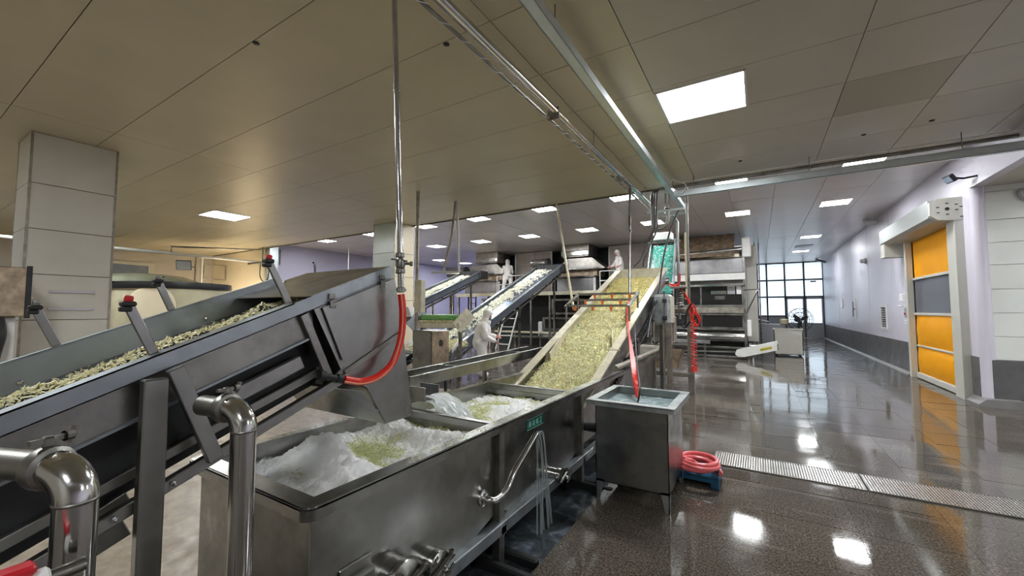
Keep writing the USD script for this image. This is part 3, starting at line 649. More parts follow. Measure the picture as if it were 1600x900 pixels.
part(lift, 'belt', sloped(MB(), LX0 + .03, LX1 - .03, LY0 - .2, LY1 + .1, -.20, -.225), 'grey_plastic', smooth=False)
ep = MB(); ep.box(LX0, LX1, LY1 - .012, LY1, lz(LY1) - .25, lz(LY1) + .03); part(lift, 'end_plate', ep, 'cream_plate', smooth=False)
gd = MB()
gd.bar((LX0 + .05, 5.55, lz(5.55) - .07), (LX0 + .14, 4.75, lz(4.75) - .06), .012, .16); part(lift, 'deflector_plate', gd, 'cream_plate', smooth=False)
gd = MB(); gd.bar((LX1 - .22, 5.45, lz(5.45) - .06), (LX1 - .06, 4.95, lz(4.95) - .06), .012, .17); gd.bar((LX1 - .1, 4.93, lz(4.93) + .0), (LX1 + .02, 4.93, lz(4.93) + .0), .11, .02); part(lift, 'deflector_plate', gd, 'cream_plate', smooth=False)
part(lift, 'return_guard', sloped(MB(), LX0 + .06, LX1 - .06, LY0 + .6, LY1 - .1, -.34, -.36), 'dark_metal', smooth=False)
part(lift, 'lower_chord', sloped(MB(), LX1 - .05, LX1 + .01, LY0 + .8, LY1 - .2, -.42, -.47), 'steel_worn', smooth=False)
part(lift, 'lower_chord', sloped(MB(), LX0 - .01, LX0 + .05, LY0 + .8, LY1 - .2, -.42, -.47), 'steel_worn', smooth=False)
ch = MB()
for y in np.arange(LY0 + .9, LY1 - .3, .075): ch.lathe([(.024, 0), (.024, .03), (0, .03)], (LX1 + .0, y, lz(y) - .33), (1, 0, 0), 8)
part(lift, 'drive_chain', ch, 'dark_metal', kind='stuff')
part(lift, 'head_roller', MB().cyl((LX0, LY1 + .02, lz(LY1) - .24), (LX1 + .05, LY1 + .02, lz(LY1) - .24), .075, 24), 'steel_worn')
for x, y in ((LX1 - .01, 5.9), (LX0 + .01, 5.9), (LX1 - .01, 7.7), (LX0 + .01, 7.7)):
    part(lift, 'leg', MB().box(x - .035, x + .035, y - .035, y + .035, 0, lz(y) - .3, .004), 'steel_worn', smooth=False)
part(lift, 'cross_pipe', MB().cyl((LX1 + .12, 4.45, .955), (LX1 + .12, 6.6, .985), .035, 14), 'steel_brown')
part(lift, 'drip_tray', MB().prism([(LX0, .95), (LX1, .95), (LX1 - .25, .55), (LX0 + .25, .55)], 'y', 5.6, 7.9), 'steel_brown', smooth=False)
# heap
def heap(X, Y):
    u = (X - LX0) / (LX1 - LX0)
    edge = np.clip(np.minimum(u, 1 - u) / .12, 0, 1)
    topfade = np.clip((8.05 - Y) / .35, 0, 1)
    h = -.205 + (.07 + .07 * (meshkit.fbm(np.stack([X * 5, Y * 5, X * 0], -1), 4, 31)) + .07 * (meshkit.fbm(np.stack([X * 17, Y * 17, X * 0], -1), 3, 9) - .5)) * (.55 + .45 * edge) * (.5 + .5 * topfade)
    h = h + .05 * np.exp(-((Y - 7.6) / .35) ** 2) * edge
    return lz(Y) + h
gx, gy = np.meshgrid(np.linspace(LX0 + .034, LX1 - .034, 110), np.linspace(3.56, 8.08, 420), indexing='ij')
single('vegetable_heap', grid_mesh(np.stack([gx, gy, heap(gx, gy)], -1)), 'product_bed', 'thick bed of pale yellow-green shredded vegetable riding up the lift conveyor', 'shredded vegetable', kind='stuff', smooth=True)
n = 15000; X = r_.uniform(LX0 + .04, LX1 - .04, n); Y = 3.56 + 4.5 * r_.random(n) ** 1.25; N = np.tile(np.array([0, -K, 1]) / math.hypot(1, K), (n, 1))
C_ = np.stack([X, Y, heap(X, Y) + .004], -1); hi = (Y > 6.7 + r_.normal(0, .5, n))
single('vegetable_shreds', shreds(C_[~hi], N[~hi], (.03, .075), .0062, .55, 8), 'product_pale', 'loose pale green shreds on the lower part of the lift conveyor bed', 'shredded vegetable', kind='stuff')
single('vegetable_shreds', shreds(C_[hi], N[hi], (.03, .075), .0062, .55, 9), 'product_yellow', 'yellower shreds at the top end of the lift conveyor', 'shredded vegetable', kind='stuff')
# spray frame over the bed
sf = thing('spray_rack', 'pipe frame with orange spray nozzles standing over the lift conveyor', 'spray rack', (-2.0, 6.1, 1.8))
ysf = (5.72, 5.95, 6.2)
for y in ysf: part(sf, 'spray_pipe', MB().tube([(-2.52, y, lz(y) + .24), (-1.56, y, lz(y) + .24)], .019, 10), 'steel_worn')
for x in (-2.52, -1.56):
    part(sf, 'side_pipe', MB().tube([(x, 5.68, lz(5.68) + .24), (x, 6.24, lz(6.24) + .24)], .022, 10), 'steel_worn')
    for y in (5.72, 6.2): part(sf, 'post', MB().tube([(x, y, lz(y) + .24), (x, y, lz(y) - .02)], .016, 8), 'steel_worn')
for i, y in enumerate(ysf):
    for x in np.linspace(-2.3, -1.75, 3) + .07 * (i - 1):
        part(sf, 'nozzle', MB().lathe([(.012, .0), (.024, -.008), (.024, -.03), (.014, -.035), (.02, -.05), (.017, -.068), (.006, -.07)], (x, y, lz(y) + .235), (0, 0, 1), 10), 'orange_plastic', label='orange plastic nozzle')

# ------------------------------------------------------------------ square dosing tank
BX0, BX1, BY0, BY1 = -1.26, -.62, 3.40, 4.12
bt = thing('square_water_tank', 'square stainless steel tank on short legs, brimming with clear water', 'tank', (-.94, 3.76, 0))
b = MB()
w = .006; zb, zt_ = .14, .82
def tp(z): k_ = (z - zb) / (zt_ - zb); return .0 + .0 * k_
for x0, x1, y0, y1 in ((BX0 + .02, BX0 + .02 + w, BY0 + .02, BY1 - .02), (BX1 - .02 - w, BX1 - .02, BY0 + .02, BY1 - .02), (BX0 + .02, BX1 - .02, BY0 + .02, BY0 + .02 + w), (BX0 + .02, BX1 - .02, BY1 - .02 - w, BY1 - .02)):
    b.box(x0, x1, y0, y1, zb, zt_)
b.box(BX0 + .02, BX1 - .02, BY0 + .02, BY1 - .02, zb, zb + .006)
part(bt, 'body', b, 'steel', smooth=False)
ro = Polygon([(BX0 - .045, BY0 - .045), (BX1 + .045, BY0 - .045), (BX1 + .045, BY1 + .045), (BX0 - .045, BY1 + .045)]).buffer(-.02).buffer(.02)
ri = sbox(BX0 + .026, BY0 + .026, BX1 - .026, BY1 - .026)
rm = MB(); rm.prism(ro.buffer(-.004).difference(ri), 'z', .826, .832); rm.prism(ro.difference(ro.buffer(-.006)), 'z', .79, .829); rm.prism(ro.difference(ri), 'z', .822, .828)
part(bt, 'rim', rm, 'galvanised', smooth=35)
for x in (BX0 + .02, BX1 - .02):
    for y in (BY0 + .02, BY1 - .02):
        sx = 1 if x < -1 else -1; sy = 1 if y < 3.7 else -1; l = MB()
        l.prism([(x, .16), (x + sx * .07, .16), (x + sx * .035, 0), (x, 0)], 'y', y, y + sy * .006); l.prism([(y, .16), (y + sy * .07, .16), (y + sy * .035, 0), (y, 0)], 'x', x, x + sx * .006)
        part(bt, 'leg', l, 'galvanised', smooth=False)
gx, gy = np.meshgrid(np.linspace(BX0 + .027, BX1 - .027, 60), np.linspace(BY0 + .027, BY1 - .027, 60), indexing='ij')
hz_ = .765 + .012 * (meshkit.fbm(np.stack([gx * 14, gy * 14, gx * 0], -1), 3, 2) - .5) * (.3 + np.exp(-((gx + .95) ** 2 + (gy - 3.72) ** 2) / .03) * 2)
single('tank_water', grid_mesh(np.stack([gx, gy, hz_], -1)), 'water_pool', 'rippling clear water in the square steel tank', 'water', kind='stuff', smooth=True)
lk = part(bt, 'link_pipe', MB().tube([(BX0 + .02, 3.8, .47), (-1.52, 3.8, .47)], .045, 14), 'dark_metal', label='dark pipe joining the big tank')
part(bt, 'drain_hose', MB().tube([(-1.30, 3.72, .40), (-1.34, 3.73, .36), (-1.38, 3.74, .27), (-1.45, 3.76, .2)], .014, 8, smooth=5), 'white_plastic')
# step stool with coiled hose
sx0, sx1, sy0, sy1 = -.80, -.34, 4.08, 4.42
stl = thing('step_stool', 'low blue plastic step beside the square steel tank', 'step stool', (-.57, 4.25, 0))
tpp = MB(); tpp.box(sx0, sx1, sy0, sy1, .085, .12, .012); part(stl, 'top', tpp, 'blue_plastic', smooth=False)
ap = MB(); ap.box(sx0 + .01, sx1 - .01, sy0 + .004, sy0 + .022, .055, .09); ap.box(sx0 + .01, sx1 - .01, sy1 - .022, sy1 - .004, .055, .09); ap.box(sx1 - .022, sx1 - .004, sy0 + .01, sy1 - .01, .055, .09); ap.box(sx0 + .004, sx0 + .022, sy0 + .01, sy1 - .01, .055, .09)
part(stl, 'skirt', ap, 'blue_plastic', smooth=False)
for x in (sx0 + .04, sx1 - .04):
    for y in (sy0 + .05, sy1 - .05): part(stl, 'leg', MB().obox((x, y, .035), (.07, .08, .07), np.eye(3), .008), 'blue_plastic', smooth=False)
hc = []
for i in range(150):
    t = i / 149; a = t * 2 * PI * 4.6; rr_ = .165 - .035 * t + .02 * math.sin(a * .5 + 1)
    hc.append((-.515 + rr_ * 1.0 * math.cos(a), 4.13 + rr_ * 1.0 * math.sin(a) + .02 * t, .138 + .075 * abs(math.sin(t * 5.2)) * .6 + .055 * t))
hc += [(-.57, 4.16, .20), (-.51, 4.10, .19), (-.44, 4.18, .175)]
single('coiled_hose', MB().tube(hc, .0185, 10), 'pink_rubber', 'coil of pink rubber hose lying on the blue step', 'hose')
# floor grates
gr0 = None
for i, (x0, x1) in enumerate(((-.46, .775), (.785, 2.02), (2.03, 3.19))):
    lab = ['floor grate nearest the blue step, its left end in shadow', 'middle drain grate of the row across the floor', 'drain grate reaching the right-hand wall'][i]
    t = thing('drain_grate', lab, 'drain grate', ((x0 + x1) / 2, 4.97, 0), 'stainless drain grates across the floor')
    f = MB()
    for y in (4.762, 5.178): f.box(x0, x1, y - .008, y + .008, .0, .014, .002)
    for x in (x0 + .008, x1 - .008): f.box(x - .008, x + .008, 4.762, 5.178, .0, .014, .002)
    part(t, 'frame', f, 'steel', smooth=False)
    part(t, 'channel_bed', MB().box(x0 + .01, x1 - .01, 4.77, 5.17, .0, .003), 'steel_worn', smooth=False)
    s_ = MB(); nn = int((x1 - x0) / .022)
    for k_ in range(1, nn): x = x0 + (x1 - x0) * k_ / nn; s_.box(x - .006, x + .006, 4.77, 5.17, .006, .013)
    for y in np.linspace(4.80, 5.14, 9): s_.box(x0 + .01, x1 - .01, y - .004, y + .004, .006, .0125)
    part(t, 'grille', s_, 'grate_steel', smooth=False, kind='stuff')
# ------------------------------------------------------------------ foreground feed conveyor
def ft(y): return 1.224 + .39 * y                # top of the near rail
def fs(mb, x0, x1, y0, y1, d0, d1): return sloped(mb, x0, x1, y0, y1, d0, d1, ft)
def at(x, y, d): return np.array([x, y, ft(y) + d])
FN, FF, FY0 = -1.80, -2.50, -.9
fc = thing('feed_conveyor', 'grey steel feed conveyor rising across the left foreground to a boxed discharge hood', 'conveyor', (-2.1, .55, 0))
r1 = MB(); fs(r1, FN - .004, FN, FY0, 1.60, 0, -.066); fs(r1, FN - .06, FN, FY0, 1.05, 0, -.006); fs(r1, FN - .03, FN, FY0, 1.60, -.062, -.066)
part(fc, 'near_rail', r1, 'steel_rail', smooth=False)
part(fc, 'side_plate', fs(MB(), FN - .034, FN - .03, FY0, 1.16, -.06, -.205), 'steel_worn', smooth=False)
part(fc, 'plate_lip', fs(MB(), FN - .034, FN - .012, FY0, 1.16, -.196, -.206), 'steel_rail', smooth=False)
r2 = MB(); fs(r2, FF - .006, FF, FY0, 1.36, .046, -.08); fs(r2, FF - .03, FF, FY0, 1.36, .05, .044)
part(fc, 'far_wall', r2, 'steel_rail', smooth=False)
fl_ = MB(); fl_.bar(at(FF - .003, 1.36, -.01), at(FF - .02, 1.41, -.075), .004, .12, (0, .4, 1)); part(fc, 'end_flap', fl_, 'steel', smooth=False)
sk = MB(); P = [(FF, FY0, ft(FY0) - .08), (FF, 1.3, ft(1.3) - .08), (-2.385, 1.3, ft(1.3) - .094), (-2.385, FY0, ft(FY0) - .094)]
sk.add(P + [(p[0], p[1], p[2] - .004) for p in P], [[0, 2, 1], [0, 3, 2], [4, 5, 6], [4, 6, 7], [0, 1, 5], [0, 5, 4], [2, 3, 7], [2, 7, 6]])
part(fc, 'skirt_plate', sk, 'steel_worn', smooth=False)
part(fc, 'seal_strip', fs(MB(), -2.39, -2.375, FY0, 1.3, -.088, -.1), 'black_rubber', smooth=False)
part(fc, 'belt', fs(MB(), -2.385, FN - .065, FY0, 1.45, -.102, -.108), 'blue_belt', smooth=False)
part(fc, 'belt_return', fs(MB(), -2.42, FN - .09, FY0, 1.22, -.215, -.46), 'dark_void', smooth=False)
for y in (.36, .98):
    part(fc, 'bolt', MB().lathe([(.0, .010), (.007, .009), (.011, .003), (.011, 0)], at(FF, y, -.03 - .02), (1, 0, 0), 12), 'steel_bright')
# guide clamps: flat arms with black and red knobs
for (bx, by, bd_, tx_, ty_, td) in ((FN - .05, .571, -.0, FN - .05, .495, .205), (FN - .05, 1.064, -.03, FN - .05, .955, .222), (-2.52, .456, .05, -2.52, .391, .235), (-2.52, .84, .05, -2.52, .781, .215)):
    a_, b_ = at(bx, by, bd_), at(tx_, ty_, td); red = bx > -2
    c_ = part(fc, 'clamp_arm', MB().bar(a_, b_, .014, .030, (0, 1, .4), .002), 'steel', smooth=False)
    k_ = MB(); k_.obox(b_ + [0, .0, .0], (.036, .04, .018), np.eye(3), .005); k_.obox(b_ + [0, -.006, -.018], (.028, .032, .018), np.eye(3), .004)
    part(c_, 'clamp_block', k_, 'dark_metal', smooth=False)
    k2 = MB(); k2.lathe([(.0, .022), (.010, .021), (.013, .014), (.013, .003), (.009, 0)], b_ + [0, .0, .008], (.2, .1, 1), 12)
    part(c_, 'knob', k2, 'red_plastic' if red else 'steel_worn', label='red knob' if red else None)
# hood and chute at the discharge end
HP = [(1.13, ft(1.13) - .03), (1.60, ft(1.60)), (1.625, ft(1.60) - .02), (1.70, 1.50), (1.79, .967), (1.595, .967), (1.456, 1.19), (1.315, 1.27)]
part(fc, 'hood_side', MB().prism(HP, 'x', FN - .006, FN - .001), 'steel', smooth=False); part(fc, 'hood_side', MB().prism(HP, 'x', -2.60, -2.595), 'steel', smooth=False)
def sheet(pts2, x0, x1, th=.005):
    m = MB()
    for (a, b) in zip(pts2[:-1], pts2[1:]):
        v = np.array([[x0, *a], [x1, *a], [x1, *b], [x0, *b]]); n_ = np.cross(v[1] - v[0], v[3] - v[0]); n_ = n_ / np.linalg.norm(n_) * th
        m.add(np.vstack([v, v - n_]), [[0, 1, 2], [0, 2, 3], [4, 6, 5], [4, 7, 6], [0, 4, 5], [0, 5, 1], [1, 5, 6], [1, 6, 2], [2, 6, 7], [2, 7, 3], [3, 7, 4], [3, 4, 0]])
    return m
part(fc, 'chute_plate', sheet([(1.20, 1.235), (1.43, 1.175), (1.595, .967)], -2.60, FN - .001), 'steel', smooth=False)
part(fc, 'chute_front', sheet([(1.79, .967), (1.70, 1.50), (1.625, ft(1.6) - .02), (1.60, ft(1.6)), (1.13, ft(1.13))], -2.60, FN - .001), 'steel', smooth=False)
part(fc, 'seam_rib', MB().bar((FN + .004, 1.315, 1.285), (FN + .004, 1.70, 1.47), .012, .03, (0, -.4, 1), .002), 'steel_worn', smooth=False)
fpn = part(fc, 'access_flap', MB().prism([(1.181, 1.612), (1.297, 1.352), (1.66, 1.498), (1.628, 1.785)], 'x', FN + .001, FN + .012), 'steel', smooth=False, label='flat grey access flap on two hinges')
for y, z in ((1.235, 1.648), (1.543, 1.765)):
    h_ = MB(); h_.obox((FN + .016, y, z - .022), (.006, .034, .03), np.eye(3), .002); h_.obox((FN + .006, y - .002, z + .02), (.012, .034, .026), np.eye(3), .002); h_.bar((FN + .016, y - .02, z - .007), (FN + .016, y + .02, z + .008), .01, .01)
    for dy in (-.009, .009):
        for dz in (-.028, .02): h_.lathe([(.003, 0), (.003, .003), (0, .004)], (FN + .019 if dz < 0 else FN + .012, y + dy, z + dz), (1, 0, 0), 8)
    part(fpn, 'hinge', h_, 'steel_worn', smooth=False)
part(fc, 'frame_post', MB().bar(at(FN - .03, 1.10, -.07), (FN - .03, 1.27, 1.21), .05, .04, (0, 1, .4), .003), 'steel_worn', smooth=False)
br_ = MB(); br_.bar((FN - .01, 1.25, 1.235), (FN - .01, 1.33, 1.30), .02, .05, (0, -.5, 1), .003); part(fc, 'corner_bracket', br_, 'steel', smooth=False)
# under-frame
part(fc, 'lower_chord', MB().bar(at(FN - .0, -.5, -.48), at(FN - .0, 1.33, -.475), .035, .042, (0, -.39, 1), .003), 'steel', smooth=False)
part(fc, 'lower_chord', MB().bar(at(FF, -.5, -.48), at(FF, 1.2, -.48), .035, .042, (0, -.39, 1), .003), 'steel_worn', smooth=False)
part(fc, 'return_bar', MB().bar(at(FN - .07, -.6, -.385), at(FN - .07, 1.22, -.40), .03, .036, (0, -.39, 1), .003), 'steel_worn', smooth=False)
part(fc, 'drive_tray', MB().bar(at(FN - .05, .80, -.30), at(FN - .05, 1.12, -.30), .03, .068, (0, -.39, 1), .006), 'steel', smooth=False)
part(fc, 'cross_bar', MB().bar(at(FN - .06, .36, -.47), at(FN - .06, .52, -.455), .03, .03, (0, -.39, 1), .003), 'steel', smooth=False)
part(fc, 'foot_bar', MB().bar((FN - .05, .33, .80), (FN - .03, .515, .88), .03, .06, (0, -.3, 1), .003), 'steel_worn', smooth=False)
for x in (FN + .045, FF - .03):
    part(fc, 'leg', MB().box(x - .022, x + .022, .515, .583, 0, ft(.55) - .07, .004), 'steel', smooth=False)
    part(fc, 'leg', MB().box(x - .022, x + .022, -.82, -.75, 0, ft(-.78) - .07, .004), 'steel', smooth=False)
    part(fc, 'brace', MB().bar((x + .008, .60, ft(.6) - .06), (x + .008, .735, 1.045), .03, .05, (0, 1, .4), .003), 'steel', smooth=False)
for y in (.47, .62, .74):
    part(fc, 'frame_bolt', MB().lathe([(.009, 0), (.009, .008), (.004, .009), (.004, .02), (0, .021)], at(FN + .02, y, -.475), (1, 0, 0), 8), 'steel_bright')
# product on the belt
def belt_heap(X, Y): return ft(Y) - .103 + (.055 * np.exp(-((X + 2.21) / .065) ** 2) + .02 * np.exp(-((X + 2.05) / .2) ** 2)) * (.55 + .8 * (meshkit.fbm(np.stack([Y * 9, X * 9, X * 0], -1), 3, 3) - .2))
gx, gy = np.meshgrid(np.linspace(-2.36, -1.87, 40), np.linspace(-.3, 1.42, 200), indexing='ij')
bh = belt_heap(gx, gy); single('belt_heap', grid_mesh(np.stack([gx, gy, np.maximum(bh, ft(gy) - .1015)], -1)), 'belt_navy', 'wet slush under the shreds on the feed conveyor belt', 'shredded vegetable', kind='stuff', smooth=True)
n = 2300; Y = r_.uniform(-.1, 1.42, n); X = r_.normal(-2.21, .05, n); ok = (X > -2.37) & (X < -1.88); X, Y = X[ok], Y[ok]
Zp = belt_heap(X, Y) + .004
single('belt_shreds', shreds(np.stack([X, Y, Zp], -1), np.tile(np.array([0, -.39, 1]) / 1.073, (len(X), 1)), (.014, .036), .0048, .5, 12), 'product_cream', 'pale shreds carried up on the dark belt of the feed conveyor', 'shredded vegetable', kind='stuff')
n = 420; Y = r_.uniform(.3, 1.3, n); T_ = r_.beta(1.2, 3, n); X = -2.39 - .10 * T_; Zp = ft(Y) - .09 + .012 * T_
single('stuck_shreds', shreds(np.stack([X, Y, Zp], -1), np.tile([.2, 0, 1.0], (n, 1)), (.008, .022), .003, .9, 13), 'product_cream', 'scraps stuck to the sloping plate along the far side of the feed conveyor', 'shredded vegetable', kind='stuff')

# water supply: steel drop pipe with valve and red hose into the conveyor
dp = thing('drop_pipe', 'thin vertical steel water pipe with a lever valve above the red hose', 'pipe', (-1.71, 1.6, 1.7))
pA, pB = np.array([-1.84, 1.6, 4.2]), np.array([-1.706, 1.6, 1.70]); dv_ = (pB - pA) / np.linalg.norm(pB - pA)
at_z = lambda z: pA + (pB - pA) * (4.2 - z) / 2.5
part(dp, 'pipe', MB().tube([pA, pB], .0165, 16), 'steel_bright')
part(dp, 'coupling', MB().lathe([(.0165, -.02), (.0195, -.018), (.0195, .018), (.0165, .02)], at_z(2.9), dv_, 18), 'steel_bright')
vb = MB(); c_ = at_z(1.865); vb.lathe([(.018, -.06), (.026, -.055), (.026, -.035), (.021, -.03), (.028, -.015), (.028, .015), (.021, .03), (.026, .035), (.026, .055), (.018, .06)], c_, dv_, 18)
vv = part(dp, 'ball_valve', vb, 'steel_worn')
vh = MB(); vh.bar(c_ + [-.02, -.05, .02], c_ + [.035, .02, .012], .022, .008, (0, 0, 1), .002); vh.lathe([(.008, 0), (.008, .03), (.014, .032), (.014, .045), (0, .046)], c_ + [.01, .02, 0], (.6, .8, 0), 12)
part(vv, 'lever', vh, 'steel_worn')
cl = MB(); cl.lathe([(.02, -.012), (.023, -.012), (.023, .012), (.02, .012)], at_z(1.715), dv_, 18); cl.bar(at_z(1.715) + [-.0, -.03, 0], at_z(1.715) + [.0, .035, 0], .016, .014, (0, 0, 1), .002)
part(dp, 'hose_clamp', cl, 'steel_worn')
hp = [(-1.705, 1.60, 1.69), (-1.703, 1.612, 1.60), (-1.705, 1.61, 1.48), (-1.712, 1.585, 1.37), (-1.72, 1.54, 1.295), (-1.73, 1.46, 1.247), (-1.74, 1.37, 1.238), (-1.75, 1.28, 1.262)]
rh = thing('supply_hose', 'bright red rubber hose curving from the drop pipe to the feed conveyor', 'hose', (-1.705, 1.6, 1.3))
part(rh, 'hose', MB().tube(hp, .0195, 14, smooth=8), 'red_rubber', smooth=40)
hs_ = np.array(hp) + [.0135, -.0125, 0.0]; hs_[4:] += [0.004, 0.003, -.008]
part(rh, 'stripe', MB().tube(hs_, .0042, 6, smooth=8), 'red_stripe', label='pale stripe along the hose')
part(rh, 'end_fitting', MB().lathe([(.016, 0), (.022, .005), (.022, .03), (.015, .035), (.015, .09), (.024, .095), (.024, .12), (.0, .121)], (-1.752, 1.275, 1.263), (-.15, -1, .28), 16), 'dark_metal')
# two standing elbow pipes in front of the conveyor
def elbow(name, label, x, y, ztop, r, dirv, reach):
    t = thing(name, label, 'pipe', (x, y, 0)); d_ = np.array(dirv, float); d_ /= np.linalg.norm(d_); R = r * 1.75; P = [np.array([x, y, 0.0]), np.array([x, y, ztop - R])]
    part(t, 'riser', MB().tube([P[0], P[1]], r, 24), 'steel_bright')
    A_ = [np.array([x, y, ztop - R]) + d_ * R * (1 - math.cos(a)) + np.array([0, 0, R * math.sin(a)]) for a in np.linspace(0, PI / 2, 10)]
    part(t, 'bend', MB().tube(A_, r * 1.02, 24), 'steel_bright')
    e = A_[-1]
    part(t, 'weld_ring', MB().lathe([(r, -.004), (r * 1.05, 0), (r, .004)], (x, y, ztop - R), n=24), 'steel_worn')
    cl_ = MB(); cl_.lathe([(r * 1.0, 0), (r * 1.25, .004), (r * 1.3, .010), (r * 1.3, .024), (r * 1.25, .030), (r, .042)], e, d_, 26)
    cp = part(t, 'pipe_clamp', cl_, 'steel_worn')
    s_ = np.cross(d_, [0, 0, 1.0]); c0 = e + d_ * .021 + np.array([0, 0, r * 1.3])
    w_ = MB(); w_.obox(c0 + [0, 0, .008], (.02, .02, .022), np.eye(3), .004); w_.bar(c0 - s_ * .03 + [0, 0, .012], c0 + s_ * .04 + [0, 0, .012], .01, .01); w_.lathe([(.011, 0), (.011, .014), (.004, .02)], c0 + s_ * .025 + [0, 0, .012], s_, 10); w_.bar(c0 + s_ * .036 + [0, 0, -.006], c0 + s_ * .044 + [0, 0, .03], .012, .006, s_)
    part(cp, 'wing_nut', w_, 'steel_worn')
    part(t, 'stub', MB().tube([e + d_ * .04, e + d_ * reach], r * .9, 20), 'steel_worn')
    return t
elbow('elbow_pipe', 'polished elbow pipe standing at the near end of the washing tank', -1.40, .665, 1.285, .036, (-.96, -.20, 0), .13)
elbow('elbow_pipe', 'polished elbow pipe with rusty clamp in the bottom left corner', -1.165, .25, 1.283, .033, (-.93, -.36, 0), .50)
hv = thing('hand_valve', 'red plastic valve lever with white collar at the bottom left corner', 'valve', (-1.05, .15, 1.1))
m = MB(); m.bar((-1.085, .04, 1.158), (-1.085, .188, 1.156), .036, .018, (0, 0, 1), .005); part(hv, 'lever', m, 'red_plastic', smooth=False)
part(hv, 'collar', MB().lathe([(.014, 0), (.019, .003), (.019, .03), (.014, .034)], (-1.085, .172, 1.128), (0, 1, .05), 16), 'white_plastic')
m = MB(); m.lathe([(.012, 0), (.012, .05)], (-1.085, .20, 1.128), (0, 1, .05), 14); m.tube([(-1.085, .15, 1.15), (-1.085, .15, 0)], .013, 12); part(hv, 'stem', m, 'steel_worn')

# ------------------------------------------------------------------ overhead services
op = thing('overhead_pipe', 'long polished pipe running away under the ceiling with a thin line strapped below', 'pipe', (-2, 5, 3.9))
part(op, 'pipe', MB().tube([(-1.97, -2.0, 3.93), (-1.97, 9.6, 3.93)], .044, 20), 'steel_bright')
part(op, 'conduit', MB().tube([(-2.045, -2.0, 3.86), (-2.045, 9.5, 3.86)], .016, 10), 'steel_worn')
tw = [(-2.045 + .02 * math.cos(a * 2.2), -1.5 + a * .09, 3.86 + .02 * math.sin(a * 2.2)) for a in np.arange(0, 110, .25)]
part(op, 'wire_wrap', MB().tube(tw, .0045, 5), 'white_plastic', label='thin wire wound round the lower line')
for y in (1.5, 4.2, 6.9): part(op, 'strap', MB().box(-2.065, -1.92, y - .012, y + .012, 3.84, 3.98, .004), 'steel_worn', smooth=False)
for y in (.5, 5.5, 8.6): part(op, 'hanger_rod', MB().tube([(-1.97, y, 3.96), (-1.97, y, 4.2)], .006, 8), 'steel_worn')
cb = thing('channel_beam', 'long pale galvanised channel beam hung along the ceiling', 'beam', (-1.4, 4, 3.9))
m = MB(); m.box(-1.455, -1.355, -2.5, 9.7, 3.90, 3.906); m.box(-1.36, -1.354, -2.5, 9.7, 3.90, 3.99); m.box(-1.455, -1.449, -2.5, 9.7, 3.90, 3.99)
part(cb, 'channel', m, 'zinc_beam', smooth=False)
for y in (.2, 3.0, 5.8, 8.5): part(cb, 'hanger_rod', MB().tube([(-1.405, y, 3.9), (-1.405, y, 4.2)], .006, 8), 'steel_worn')
part(cb, 'end_bracket', MB().box(-2.0, -1.28, 9.45, 9.5, 3.72, 3.78, .004), 'zinc_beam', smooth=False)
xb = thing('cross_beam', 'pale blue-grey channel beam crossing under the ceiling to the right wall', 'beam', (1, 8.3, 3.85))
m = MB(); m.box(-1.33, XW, 8.28, 8.286, 3.81, 3.93); m.box(-1.33, XW, 8.28, 8.36, 3.925, 3.931); m.box(-1.33, XW, 8.28, 8.36, 3.81, 3.816)
part(xb, 'channel', m, 'zinc_beam', smooth=False)
part(xb, 'cover_plate', MB().box(-1.35, -1.29, 8.27, 8.28, 3.84, 3.94, .003), 'zinc_beam', smooth=False)
for x in (-1.0, .8, 2.6): part(xb, 'hanger_rod', MB().tube([(x, 8.34, 3.95), (x, 8.34, 4.2)], .006, 8), 'steel_worn')
for z, r, nm, lab in ((4.065, .031, 'steel_worn', 'upper dark pipe running beside the cross beam'), (4.105, .012, 'white_plastic', 'thin pale conduit beside the cross beam')):
    if r > .03: P = [(XW, 8.48, z), (-1.05, 8.48, z), (-1.62, 8.48, z), (-1.74, 8.48, z - .03), (-1.80, 8.48, z - .12), (-1.80, 8.48, 3.3)]
    else: P = [(XW, 8.36, z), (-1.2, 8.36, z)]
    single('service_pipe', MB().tube(P, r, 14, smooth=4 if r > .03 else 0), nm, lab, 'pipe')
ut = thing('bent_pipe', 'steel pipes with a dull hooked bend under the end of the channel beam', 'pipe', (-1.5, 8.6, 3.4))
for dx in (0, .07): part(ut, 'riser', MB().tube([(-1.56 + dx, 8.55, 3.98), (-1.56 + dx, 8.55, 3.58)], .02, 10), 'steel_bright')
part(ut, 'hook', MB().tube([(-1.52, 8.55, 3.60), (-1.52, 8.55, 3.42), (-1.56, 8.54, 3.33), (-1.66, 8.53, 3.27), (-1.74, 8.52, 3.29), (-1.745, 8.52, 3.40), (-1.745, 8.52, 3.55)], .036, 12, smooth=4), 'steel_worn')
part(ut, 'bracket', MB().box(-1.92, -1.2, 8.52, 8.56, 3.60, 3.65, .004), 'zinc_beam', smooth=False)
part(ut, 'flange', MB().lathe([(.02, -.01), (.05, -.01), (.05, .01), (.02, .01)], (-1.52, 8.55, 3.66), n=14), 'dark_metal')
for dx, lab in ((0, 'left of the two hanging black cables near the beam end'), (.045, 'right of the two hanging black cables near the beam end')):
    single('hanging_cable', MB().tube([(-1.66 + dx, 8.2, 3.98), (-1.70 + dx, 8.2, 3.9), (-1.71 + dx, 8.2, 3.5), (-1.73 + dx * 1.4, 8.2, 3.2), (-1.86 + dx * 2, 8.1, 2.9), (-1.94 + dx * 1.5, 8.0, 2.6), (-2.05 + dx * 4, 7.9, 2.45)], .014, 8, smooth=6), 'black_rubber', lab, 'cable')
